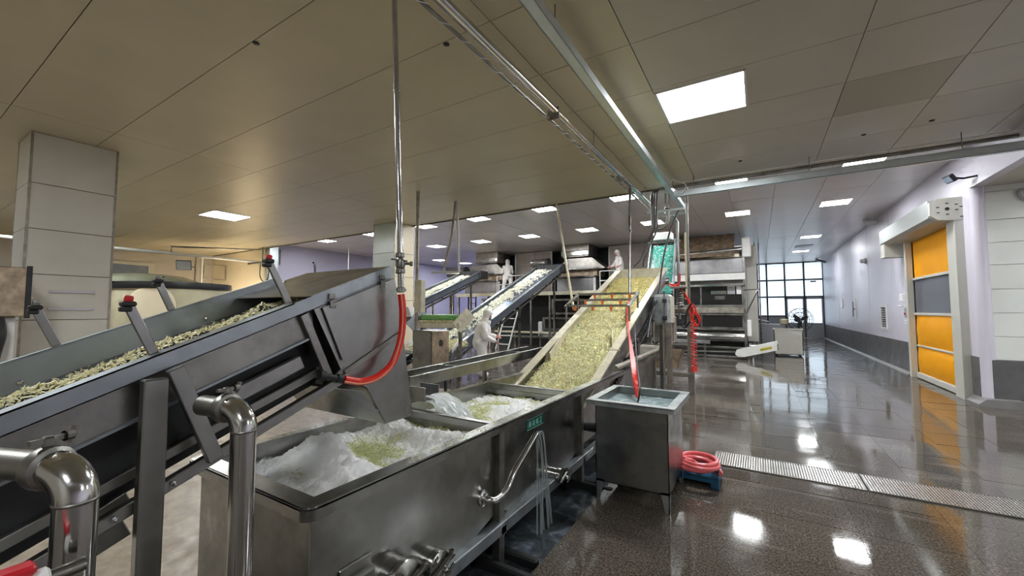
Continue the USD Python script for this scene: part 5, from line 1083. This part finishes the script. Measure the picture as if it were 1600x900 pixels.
for x0, x1, z0, z1, y, lab in ((-8.0, -6.5, 1.42, 2.12, 16.6, 'framed dark hatch under the platform, upper of two'), (-8.25, -6.3, .72, 1.30, 16.2, 'framed dark hatch under the platform, lower of two'), (-11.9, -10.6, 1.5, 2.2, 16.6, 'framed dark hatch under the left oven')):
    t = thing('oven_hatch', lab, 'hatch', ((x0 + x1) / 2, y, z0)); P = sbox(x0, z0, x1, z1).difference(sbox(x0 + .12, z0 + .09, x1 - .12, z1 - .09))
    part(t, 'frame', MB().prism(P, 'y', y - .08, y), 'steel', smooth=False); part(t, 'dark_opening', MB().box(x0 + .1, x1 - .1, y - .02, y, z0 + .08, z1 - .08), 'dark_glass', smooth=False)
    if z0 < 1: part(t, 'roller', MB().cyl((x0 + .05, y - .1, z0 - .18), (x1, y - .1, z0 - .18), .14, 18), 'steel_bright'); part(t, 'side_case', MB().box(x0 - .2, x0 - .02, y - .15, y + .1, z0 - .3, z1 - .2, .02), 'white_plastic', smooth=False)
lowr = thing('low_frame', 'long low steel frame on the floor under the platform', 'frame', (-9, 16, 0))
for z in (.62, .42): part(lowr, 'rail', MB().box(-11.2, -6.0, 15.95, 16.02, z - .045, z + .045, .008), 'cream_plate' if z > .5 else 'steel', smooth=False)
for x in (-11, -9.6, -8.3, -6.4): part(lowr, 'leg', MB().box(x - .03, x + .03, 15.96, 16.02, 0, .6), 'steel', smooth=False)
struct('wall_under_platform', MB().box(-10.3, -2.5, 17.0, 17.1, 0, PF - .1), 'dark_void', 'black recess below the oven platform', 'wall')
def ladder(lab, x0, x1, y0, y1, z1, n, mat):
    t = thing('ladder', lab, 'ladder', ((x0 + x1) / 2, y0, 0))
    for x in (x0, x1): part(t, 'stile', MB().bar((x, y0, 0), (x, y1, z1), .04, .07, (0, 1, .3), .005), mat, smooth=False)
    for i in range(n):
        k_ = (i + .6) / n; part(t, 'rung', MB().box(x0, x1, y0 + (y1 - y0) * k_ - .06, y0 + (y1 - y0) * k_ + .06, z1 * k_ - .015, z1 * k_ + .015), mat, smooth=False)
ladder('short white step ladder under the middle conveyor', -9.35, -8.75, 14.0, 14.9, 1.75, 5, 'white_paint')
ladder('dark upright ladder under the left conveyor, against the blue wall', -13.55, -13.05, 17.6, 17.6, 2.4, 8, 'dark_metal')
# middle and left inclined conveyors
def incline(name, lab, xr, w_, y0, z0, y1, z1, drum, shred_lab, belt, seed):
    kk = (z1 - z0) / (y1 - y0); f = lambda y: z0 + kk * (y - y0); t = thing(name, lab, 'conveyor', (xr - w_ / 2, (y0 + y1) / 2, 0)); xl = xr - w_
    for x, nm in ((xr, 'side_rail'), (xl, 'side_rail')):
        part(t, nm, sloped(MB(), x - .02, x + .02, y0, y1, 0, -.26, f), 'steel_blue', smooth=False)
        part(t, 'rail_lip', sloped(MB(), x - .05, x + .05, y0, y1, .010, -.004, f), 'steel_rail', smooth=False)
    part(t, 'belt', sloped(MB(), xl + .02, xr - .02, y0, y1, -.12, -.14, f), belt, smooth=False)
    part(t, 'under_chord', sloped(MB(), xr - .06, xr + .0, y0 + .4, y1, -.36, -.42, f), 'steel_worn', smooth=False); part(t, 'under_chord', sloped(MB(), xl, xl + .06, y0 + .4, y1, -.36, -.42, f), 'steel_worn', smooth=False)
    for y in np.arange(y0 + .8, y1, 1.05): part(t, 'strut', MB().box(xr - .05, xr - .0, y - .03, y + .03, f(y) - .4, f(y) - .2), 'steel_worn', smooth=False)
    part(t, 'under_belt', sloped(MB(), xl + .05, xr - .07, y0 + .2, y1, -.3, -.33, f), 'dark_metal', smooth=False)
    for y in (y0 + .9, y0 + (y1 - y0) * .55, y1 - .6):
        for x in (xl + .05, xr - .05): part(t, 'leg', MB().box(x - .035, x + .035, y - .035, y + .035, 0, f(y) - .35), 'steel_worn', smooth=False)
    dc, dl_, dr_ = drum
    part(t, 'drum', MB().lathe([(0, 0), (dr_, .01), (dr_, dl_), (dr_ * .9, dl_ + .01)], dc, (1, 0, 0), 24), 'steel_bright'); part(t, 'drum_end', MB().lathe([(dr_ * .95, 0), (dr_ * 1.05, .02), (dr_ * 1.05, .1), (dr_ * .4, .11), (.0, .11)], (dc[0] + dl_, dc[1], dc[2]), (1, 0, 0), 20), 'dark_metal')
    part(t, 'head_box', MB().box(xl, xr + .1, y1 - .1, y1 + .5, f(y1) - .3, f(y1) + .05, .02), 'dark_metal', smooth=False)
    n = 5200; r2 = np.random.default_rng(seed); Y = r2.uniform(y0 + .1, y1 - .1, n); X = xl + .1 + (w_ - .35) * r2.beta(1.1, 2.2, n)
    ok = meshkit.fbm(np.stack([X * 7, Y * 7, X * 0], -1), 3, seed) > .26 + .3 * (X - xl) / w_
    X, Y = X[ok], Y[ok]; C0 = np.stack([X, Y, f(Y) - .112 + .03 * r2.random(len(X))], -1)
    single(name + '_shreds', shreds(C0, np.tile(np.array([0, -kk, 1]) / math.hypot(1, kk), (len(X), 1)), (.035, .08), .014, .5, seed), 'product_white', shred_lab, 'shredded vegetable', kind='stuff')
    return t
incline('middle_conveyor', 'long inclined conveyor with blue-grey rails rising to the right oven', -6.85, 1.15, 7.7, .38, 15.1, 3.45, ((-8.35, 15.35, 3.62), .72, .19), 'pale chopped pieces travelling up the middle conveyor', 'belt_navy', 41)
incline('left_conveyor', 'shorter inclined conveyor rising to the left oven past the blue wall', -10.6, 1.1, 10.3, 1.75, 14.6, 3.32, ((-12.9, 15.2, 3.42), 1.0, .24), 'pale chopped pieces on the left conveyor', 'belt_navy', 42)
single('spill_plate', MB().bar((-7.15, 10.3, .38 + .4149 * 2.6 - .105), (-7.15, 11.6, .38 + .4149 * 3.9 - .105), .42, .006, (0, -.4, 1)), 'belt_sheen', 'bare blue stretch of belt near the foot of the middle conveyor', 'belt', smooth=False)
# control box on legs, roller feeder above it, brown post behind
ctl = thing('control_box', 'dark steel control box on legs with a round emblem on its side', 'control box', (-5.1, 5.4, 0))
qa, qb, qc = np.array([-5.29, 5.11]), np.array([-4.88, 5.30]), np.array([-4.62, 5.40])
part(ctl, 'case', MB().box(-5.30, -4.86, 5.26, 5.74, .42, 1.245, .012), 'steel_worn', smooth=False)
part(ctl, 'side_door', MB().box(-4.86, -4.845, 5.28, 5.72, .44, 1.23, .005), 'rusty_steel', smooth=False, label='brownish side door of the box')
em = MB(); em.tube([(-4.842, 5.50 + .045 * math.cos(a), 1.02 + .05 * math.sin(a)) for a in np.linspace(0, 2 * PI, 24, endpoint=False)], .009, 6, closed=True); em.box(-4.845, -4.84, 5.485, 5.515, .985, 1.055)
part(ctl, 'emblem', em, 'black_rubber', label='round black emblem')
for x in (-5.25, -4.9):
    for y in (5.3, 5.7): part(ctl, 'leg', MB().box(x - .02, x + .02, y - .02, y + .02, 0, .42), 'dark_metal', smooth=False)
for i in range(3): part(ctl, 'cable', MB().tube([(-5.2 + i * .07, 5.35, .43), (-5.22 + i * .09, 5.33, .25), (-5.15 + i * .05, 5.3, .12), (-5.2 + i * .05, 5.3, .02)], .012, 6, smooth=4), 'black_rubber')
gr_ = thing('roller_feeder', 'small feeder with a green roller and side cheeks above the control box', 'feeder', (-6.3, 7.0, 0))
part(gr_, 'roller', MB().cyl((-6.74, 7.0, 1.42), (-5.80, 7.35, 1.42), .085, 20), 'green_roller', label='green roller')
part(gr_, 'tray', MB().bar((-6.75, 6.93, 1.26), (-5.8, 7.28, 1.26), .30, .12, c=.01), 'cream_plate', smooth=False)
for (x, y) in ((-6.78, 6.98), (-5.74, 7.37)): part(gr_, 'cheek', MB().bar((x - .08, y - .25, 1.2), (x + .05, y + .1, 1.55), .03, .3, (0, .2, 1), .005), 'cream_plate' if x > -6 else 'steel_rail', smooth=False)
part(gr_, 'motor', MB().lathe([(0, -.2), (.10, -.19), (.12, 0), (.12, .2), (0, .21)], (-6.98, 6.88, 1.38), (1, .37, 0), 18), 'steel_worn')
part(gr_, 'guard', MB().prism([(-7.2, 1.45), (-6.85, 1.45), (-6.95, 1.68), (-7.15, 1.66)], 'y', 6.75, 7.0), 'white_paint', smooth=False)
for (x, y) in ((-6.7, 6.95), (-5.85, 7.3)): part(gr_, 'leg', MB().box(x - .03, x + .03, y - .03, y + .03, 0, 1.2), 'steel_worn', smooth=False)
n = 900; t_ = r_.random(n); C0 = np.stack([-6.72 + .9 * t_ + r_.normal(0, .01, n), 6.86 + .34 * t_ + r_.uniform(-.06, .06, n), 1.325 + .03 * r_.random(n)], 1)
single('feeder_shreds', shreds(C0, np.tile([0, 0, 1.0], (n, 1)), (.03, .06), .010, .5, 44), 'product_pale', 'pale shreds piled in the tray below the green roller', 'shredded vegetable', kind='stuff')
tr = thing('pickup_hopper', 'low steel pick-up hopper at the foot of the middle conveyor', 'hopper', (-6.6, 8, 0))
m = MB(); m.bar((-5.75, 6.9, .72), (-6.7, 8.3, .78), .02, .10, (0, 0, 1)); m.bar((-7.2, 7.0, .78), (-7.9, 8.2, .8), .02, .1, (0, 0, 1)); part(tr, 'lip', m, 'white_paint', smooth=False)
part(tr, 'bottom', MB().prism([(-7.7, 7.0), (-5.9, 6.9), (-6.75, 8.3), (-7.95, 8.3)], 'z', .56, .58), 'belt_navy', smooth=False)
for (x, y) in ((-5.85, 7.0), (-6.4, 7.9), (-7.6, 7.2)): part(tr, 'leg', MB().box(x - .025, x + .025, y - .025, y + .025, 0, .7), 'steel', smooth=False)
part(tr, 'brace', MB().bar((-5.85, 7.0, .35), (-6.4, 7.9, .35), .03, .05), 'steel', smooth=False); part(tr, 'motor', MB().lathe([(0, 0), (.09, .01), (.09, .25), (0, .26)], (-5.98, 6.95, .28), (1, -.3, 0), 16), 'steel_bright')
n = 1700; a_ = r_.random(n) ** .6; C0 = np.stack([-6.2 - 1.3 * r_.random(n) * (1 - .2 * a_) - .4 * a_, 7.0 + 1.6 * a_, .60 + .14 * r_.random(n) + .20 * np.clip(a_ - .6, 0, 1)], 1)
single('hopper_shreds', shreds(C0, np.tile([0, 0, 1.0], (n, 1)), (.035, .08), .015, .4, 45), 'product_pale', 'heap of chopped pale pieces at the foot of the middle conveyor', 'shredded vegetable', kind='stuff')
pp = thing('cable_post', 'brown conduit post with a pale junction box in front of the far column', 'post', (-6.3, 6.4, 0))
part(pp, 'conduit', MB().tube([(-6.31, 6.37, 0), (-6.31, 6.37, 4.2)], .035, 10), 'steel_brown'); part(pp, 'junction_box', MB().box(-6.30, -6.10, 6.28, 6.42, 1.55, 2.25, .01), 'cream_plate', smooth=False)
single('bracket_frame', MB().tube([(-6.05, 7.4, 4.2), (-6.02, 7.4, 3.4), (-5.98, 7.4, 2.5), (-6.6, 7.15, 2.5)], .028, 8), 'white_paint', 'white pipe bracket hanging from the ceiling beside the far column', 'bracket')
single('ceiling_cable', MB().tube([(-6.10, 7.4, 4.2), (-6.2, 7.4, 3.4), (-6.38, 7.3, 2.5)], .03, 8), 'steel_brown', 'dark brown cord slanting down from the ceiling beside the white pipe bracket', 'cord')

# ------------------------------------------------------------------ left background
vt_ = thing('plastic_vat', 'big round cream plastic vat with black rim and domed lid beyond the column', 'vat', (-17.2, 6.0, 0))
c0 = (-17.55, 5.9, 0); R0 = 1.6
part(vt_, 'shell', MB().lathe([(0, 0), (R0 * .92, .0), (R0 * .97, .4), (R0, 1.2), (R0, 2.32)], c0, n=56), 'tank_shell'); part(vt_, 'rim', MB().lathe([(R0 - .05, 2.30), (R0 + .06, 2.31), (R0 + .08, 2.40), (R0 + .06, 2.52), (R0 - .06, 2.52)], c0, n=56), 'black_rubber')
part(vt_, 'dome_lid', MB().lathe([(R0 * .98, 2.52), (R0 * .9, 2.66), (R0 * .65, 2.80), (R0 * .3, 2.87), (0, 2.88)], (c0[0] - .8, c0[1] - .55, 0), n=56), 'olive_lid')
a0 = -.65; part(vt_, 'manhole', MB().lathe([(.62, 0), (.62, .03), (.56, .04), (0, .045)], (c0[0] + R0 * math.cos(a0) - .04, c0[1] + R0 * math.sin(a0), 1.75), (math.cos(a0), math.sin(a0), 0), 32), 'wall_cream', label='round cream manhole cover')
single('black_hose', MB().tube([(-20.5, 4.2, 2.62), (-19.2, 4.6, 2.55), (-18.0, 5.2, 2.66), (-17, 5.4, 2.7)], .04, 8, smooth=5), 'black_rubber', 'thick black hose lying over the lid of the round vat', 'hose')
lp_ = thing('wall_pipe', 'long pale pipe slung below the ceiling along the left side', 'pipe', (-18, 8, 3.65))
part(lp_, 'pipe', MB().tube([(-18.0, -4.5, 3.70), (-18.0, 12.6, 3.62)], .05, 12), 'white_paint')
for y in (9.05, 9.75): part(lp_, 'hanger', MB().tube([(-17.4, y - .3, 3.55), (-17.4, y - .3, 4.2)], .03, 8), 'steel_worn')
part(lp_, 'support_bar', MB().box(-18.3, -16.5, 8.6, 8.66, 3.52, 3.6, .01), 'steel_worn', smooth=False)
single('hanging_wire', MB().tube([(-17.3, 8.62, 3.52), (-17.3, 8.62, 3.0), (-17.0, 8.62, 2.75), (-16.7, 8.62, 2.9), (-16.6, 8.62, 3.5)], .018, 6, smooth=6), 'dark_metal', 'thin wire drooping from the pipe hanger in front of the cream wall', 'wire')
single('branch_pipe', MB().tube([(-18.0, 5.9, 3.70), (-18.0, 5.9, 3.9), (-17.3, 8.4, 4.05)], .03, 8), 'steel_worn', 'thin branch pipe rising from the long wall pipe to the ceiling', 'pipe')
floodlight('floodlight', 'dark square floodlight on a post in the far left corner', (-20.0, 7.0, 3.45), (.8, -.45, -.35), .5, .4, arm=np.array([-20.1, 7.45, 3.4]))
fp = thing('lamp_post', 'thin twin post carrying the floodlight in the far left corner', 'post', (-20.1, 7.3, 0))
for dy in (0, .22): part(fp, 'tube', MB().tube([(-20.1, 7.45 + dy, 0), (-20.1, 7.45 + dy, 3.9)], .04, 8), 'steel_brown' if dy == 0 else 'white_paint')
single('wall_frame', MB().prism(sbox(7.9, 2.95, 9.0 - .2, 3.65).difference(sbox(7.95, 3.0, 8.75, 3.6)), 'x', -20.6, -20.57), 'steel_brown', 'thin rectangular wire frame hanging beside the floodlight', 'frame', smooth=False)
eb_ = thing('electric_cabinet', 'brown electrical cabinet at the left edge in front of the column', 'cabinet', (-8.0, 1.0, 0))
part(eb_, 'case', MB().box(-8.6, -8.0, .55, 1.19, 1.52, 2.15, .012), 'rusty_steel', smooth=False); part(eb_, 'edge', MB().box(-8.0, -7.985, 1.15, 1.2, 1.5, 2.17, .004), 'dark_metal', smooth=False); part(eb_, 'stand', MB().box(-8.45, -8.1, .9, 1.1, 0, 1.52, .01), 'white_paint', smooth=False); part(eb_, 'cable', MB().tube([(-8.0, .95, 1.5), (-7.95, .97, 1.3), (-7.95, .93, 1.0), (-8.0, .9, .5), (-8.0, .9, 0)], .05, 8, smooth=5), 'black_rubber')
for x, y, lab in ((-15.6, 11.5, 'thin white pole before the lavender wall'),): single('thin_pole', MB().tube([(x, y, 0), (x, y, ZF)], .025, 8), 'white_paint', lab, 'pole')
single('black_cable', MB().tube([(-16.2, 10.2, 3.64), (-16.1, 10.2, 3.62), (-16.05, 10.2, 3.4), (-16.0, 10.2, 0)], .04, 8), 'black_rubber', 'black cable dropping from the long wall pipe before the lavender wall', 'cable')
single('wall_conduit', MB().tube([(-17.55, 13.5, 3.2), (-17.55, 12.2, 3.2), (-17.55, 12.2, 2.7), (-17.55, 13.6, 2.7)], .02, 6), 'grey_plastic', 'thin conduit loop on the lavender wall', 'conduit')
for x, y, z, lab in ((-17.5, 14.0, 2.85, 'small black socket box on the lavender wall behind the hood'), (-17.5, 19.6, 2.6, 'small dark box high on the lavender wall behind the white bracket')):
    single('socket_box', MB().box(x - .1, x + .05, y - .16, y + .16, z - .14, z + .14, .02), 'dark_metal', lab, 'socket', smooth=False)

wk = thing('work_lamp', 'warm tube lamp on a low stand hidden behind the round vat', 'lamp', (-18.3, 7.9, 0))
part(wk, 'tube', MB().tube([(-20.2, 8.0, .9), (-16.6, 8.0, .9)], .06, 12), 'warm_glow'); part(wk, 'batten', MB().box(-20.3, -16.5, 7.88, 7.93, .8, 1.0, .01), 'white_paint', smooth=False)
for x in (-20.0, -16.8): part(wk, 'stand', MB().box(x - .03, x + .03, 7.82, 7.88, 0, 1.0), 'steel_worn', smooth=False)

# ------------------------------------------------------------------ people
def hull(a, ra, b, rb, n=14):
    a, b = np.array(a, float), np.array(b, float)
    return manifold3d.Manifold.batch_hull([manifold3d.Manifold.sphere(ra, n).translate(tuple(a)), manifold3d.Manifold.sphere(rb, n).translate(tuple(b))])
def blob(bones, edge, smooth_n):
    m = bones[0]
    for b in bones[1:]: m = m + b
    m = m.refine_to_length(edge); q = m.to_mesh(); t = trimesh.Trimesh(q.vert_properties[:, :3], q.tri_verts, process=True)
    trimesh.smoothing.filter_taubin(t, lamb=.5, nu=.53, iterations=smooth_n); return t
def person(label, loc, rz, lean, J, held=None, edge=.022, bulk=1.0):
    hb = lambda a, ra, b, rb: hull(a, ra * bulk, b, rb * bulk)
    """J: joints in the figure's own frame (facing +y, z up from the soles)."""
    t = thing('person', label, 'person', loc); R = np.array([[math.cos(rz), -math.sin(rz), 0], [math.sin(rz), math.cos(rz), 0], [0, 0, 1]])
    def put(m): m = trimesh.Trimesh(np.array(m.vertices) @ R.T + np.array(loc), m.faces, process=False); return m
    J = {k_: np.array(v, float) for k_, v in J.items()}
    hd_, nk, ch_, pv = J['head'], J['neck'], J['chest'], J['pelvis']; fwd = J['look'] / np.linalg.norm(J['look']); sd = np.cross(fwd, [0, 0, 1.0]); sd /= np.linalg.norm(sd); uph = np.cross(sd, fwd)
    # body: head with face, neck, torso, arms, hands with fingers, legs, feet: one surface
    B = [hull(hd_ + uph * .03 - fwd * .015, .088, hd_ - uph * .06 + fwd * .02, .062), hull(hd_ - uph * .05, .05, nk, .05), hull(nk, .05, ch_, .12), hull(ch_, .13, pv, .125)]
    B += [hull(hd_ + fwd * .085 - uph * .005, .012, hd_ + fwd * .098 - uph * .03, .014)] + [hull(hd_ + sd * s * .085, .018, hd_ + sd * s * .088 - uph * .03, .013) for s in (-1, 1)]
    for s in 'LR':
        B += [hull(ch_ + (J['sh' + s] - ch_) * .5, .08, J['sh' + s], .055), hull(J['sh' + s], .05, J['el' + s], .038), hull(J['el' + s], .038, J['wr' + s], .026)]
        B += [hull(pv + (J['hip' + s] - pv) * .6, .10, J['hip' + s], .088), hull(J['hip' + s], .085, J['kn' + s], .058), hull(J['kn' + s], .056, J['an' + s], .038), hull(J['an' + s] + [0, 0, -.02], .036, J['toe' + s], .03)]
    part(t, 'body', put(blob(B, edge, 6)), 'skin', smooth=True)
    C = [hb(nk + [0, 0, .0], .085, ch_, .165), hb(ch_, .17, pv + [0, 0, .02], .165), hb(pv, .165, pv - [0, 0, .06], .16)]
    C += [hb(hd_ + uph * .045 - fwd * .03, .108, hd_ - uph * .05 - fwd * .035, .088), hb(hd_ - uph * .07 - fwd * .02, .09, nk + [0, 0, -.03], .12)]
    for s in 'LR':
        C += [hb(ch_ + (J['sh' + s] - ch_) * .5, .12, J['sh' + s], .085), hb(J['sh' + s], .083, J['el' + s], .072), hb(J['el' + s], .070, J['wr' + s] + (J['el' + s] - J['wr' + s]) * .12, .050)]
        C += [hb(pv + (J['hip' + s] - pv) * .6, .13, J['hip' + s], .125), hb(J['hip' + s], .122, J['kn' + s], .098), hb(J['kn' + s], .096, J['an' + s] + [0, 0, .05], .084)]
    cv = blob(C, edge, 5)
    V = np.array(cv.vertices); V += cv.vertex_normals * ((meshkit.fbm(V * [9, 9, 5], 3, 77) - .5) * .05)[:, None]
    d_ = V - hd_; along = d_ @ fwd; face = (along > .045) & (np.abs(d_ @ sd) < .075) & (d_ @ uph > -.095) & (d_ @ uph < .06)
    V[face] -= fwd * (along[face] - .045)[:, None]; cv.vertices = V
    part(t, 'coverall', put(cv), 'coverall', smooth=True, label='white hooded coverall')
    part(t, 'mask', put(blob([hull(hd_ + fwd * .075 - uph * .045 + sd * s * .03, .032, hd_ + fwd * .07 - uph * .075, .03) for s in (-1, 1)], .02, 2)), 'mask_blue', smooth=True, label='dark face mask')
    ey = MB()
    for s in (-1, 1): ey.lathe([(.011, 0), (.008, .006), (0, .008)], hd_ + fwd * .083 + uph * .012 + sd * s * .03, fwd, 10)
    part(t, 'eyes', put(ey.mesh()), 'hair', smooth=True)
    for s in 'LR':
        w_, e_ = J['wr' + s], J['el' + s]; d = (w_ - e_) / np.linalg.norm(w_ - e_); x_ = np.cross(d, [0, 0, 1.0]); x_ /= np.linalg.norm(x_); z_ = np.cross(x_, d)
        H = [hull(w_ - d * .01, .03, w_ + d * .06, .036)]
        for f_, (o, L_) in enumerate(((-.03, .062), (-.010, .072), (.010, .068), (.029, .052))):
            b0 = w_ + d * .07 + x_ * o; b1 = b0 + d * L_ * .5 - z_ * .006; b2 = b1 + d * L_ * .3 - z_ * L_ * .45; H += [hull(b0, .0115, b1, .0105), hull(b1, .0105, b2, .009)]
        sg_ = 1 if s == 'L' else -1; b0 = w_ + d * .02 + x_ * sg_ * .03; H += [hull(b0, .013, b0 + x_ * sg_ * .03 + d * .035 - z_ * .01, .011)]
        part(t, 'glove', put(blob(H, .008, 2)), 'glove', smooth=True, label='pinkish rubber glove')
        F_ = [hull(J['an' + s] + [0, 0, .10], .062, J['an' + s], .056), hull(J['an' + s] + [0, -.01, -.03], .048, J['toe' + s], .044)]
        part(t, 'boot', put(blob(F_, .02, 3)), 'boot_white', smooth=True)
    if held is not None: held(t, put, J)
    return t
def legs(w_=.10, y=0.0, spread=0.0):
    return {f'hip{s}': (k_ * w_, y, .80) for s, k_ in (('L', -1), ('R', 1))} | {f'kn{s}': (k_ * (w_ + spread * .5), y + .03, .43) for s, k_ in (('L', -1), ('R', 1))} | {f'an{s}': (k_ * (w_ + spread), y - .03, .09) for s, k_ in (('L', -1), ('R', 1))} | {f'toe{s}': (k_ * (w_ + spread + .02), y + .14, .045) for s, k_ in (('L', -1), ('R', 1))}
def hose_held(t, put, J):
    w_ = J['wrR']; m = MB(); m.tube([w_ + [.0, .08, .10], w_ + [0, .07, -.04], w_ + [.02, .08, -.5], w_ + [.0, .1, -.78]], .012, 8, smooth=4); part(t, 'spray_lance', put(m.mesh()), 'grey_plastic', label='grey hose lance held downwards')
person('person in white hooded coverall and pink gloves, stooping beside the middle conveyor', (-5.78, 8.02, 0), math.radians(-58), .2,
       {'head': (0, .17, 1.47), 'look': (.12, 1, -.45), 'neck': (0, .10, 1.33), 'chest': (0, .05, 1.14), 'pelvis': (0, -.02, .84), 'shL': (-.17, .06, 1.24), 'shR': (.17, .06, 1.24), 'elL': (-.22, .14, .98), 'wrL': (-.14, .36, .96), 'elR': (.23, .12, .96), 'wrR': (.12, .34, .86)} | legs(), hose_held, bulk=1.14)
person('person in white hooded coverall with back turned, reaching into the left oven', (-10.05, 16.05, PF), math.radians(32), .2,
       {'head': (0, .12, 1.44), 'look': (.1, 1, -.35), 'neck': (0, .06, 1.30), 'chest': (0, .03, 1.12), 'pelvis': (0, -.02, .83), 'shL': (-.17, .03, 1.22), 'shR': (.17, .03, 1.22), 'elL': (-.24, .16, 1.0), 'wrL': (-.22, .38, .93), 'elR': (.22, .12, .97), 'wrR': (.16, .34, .9)} | legs(.11, 0, .1), edge=.03)
person('person in white hooded coverall standing behind the top of the lift conveyor', (-4.72, 16.0, PF), math.radians(128), .2,
       {'head': (0, .10, 1.46), 'look': (-.1, 1, -.4), 'neck': (0, .05, 1.32), 'chest': (0, .02, 1.13), 'pelvis': (0, -.02, .83), 'shL': (-.17, .03, 1.23), 'shR': (.17, .03, 1.23), 'elL': (-.30, .06, 1.0), 'wrL': (-.42, .22, .92), 'elR': (.24, .14, 1.0), 'wrR': (.14, .34, .94)} | legs(), edge=.03)
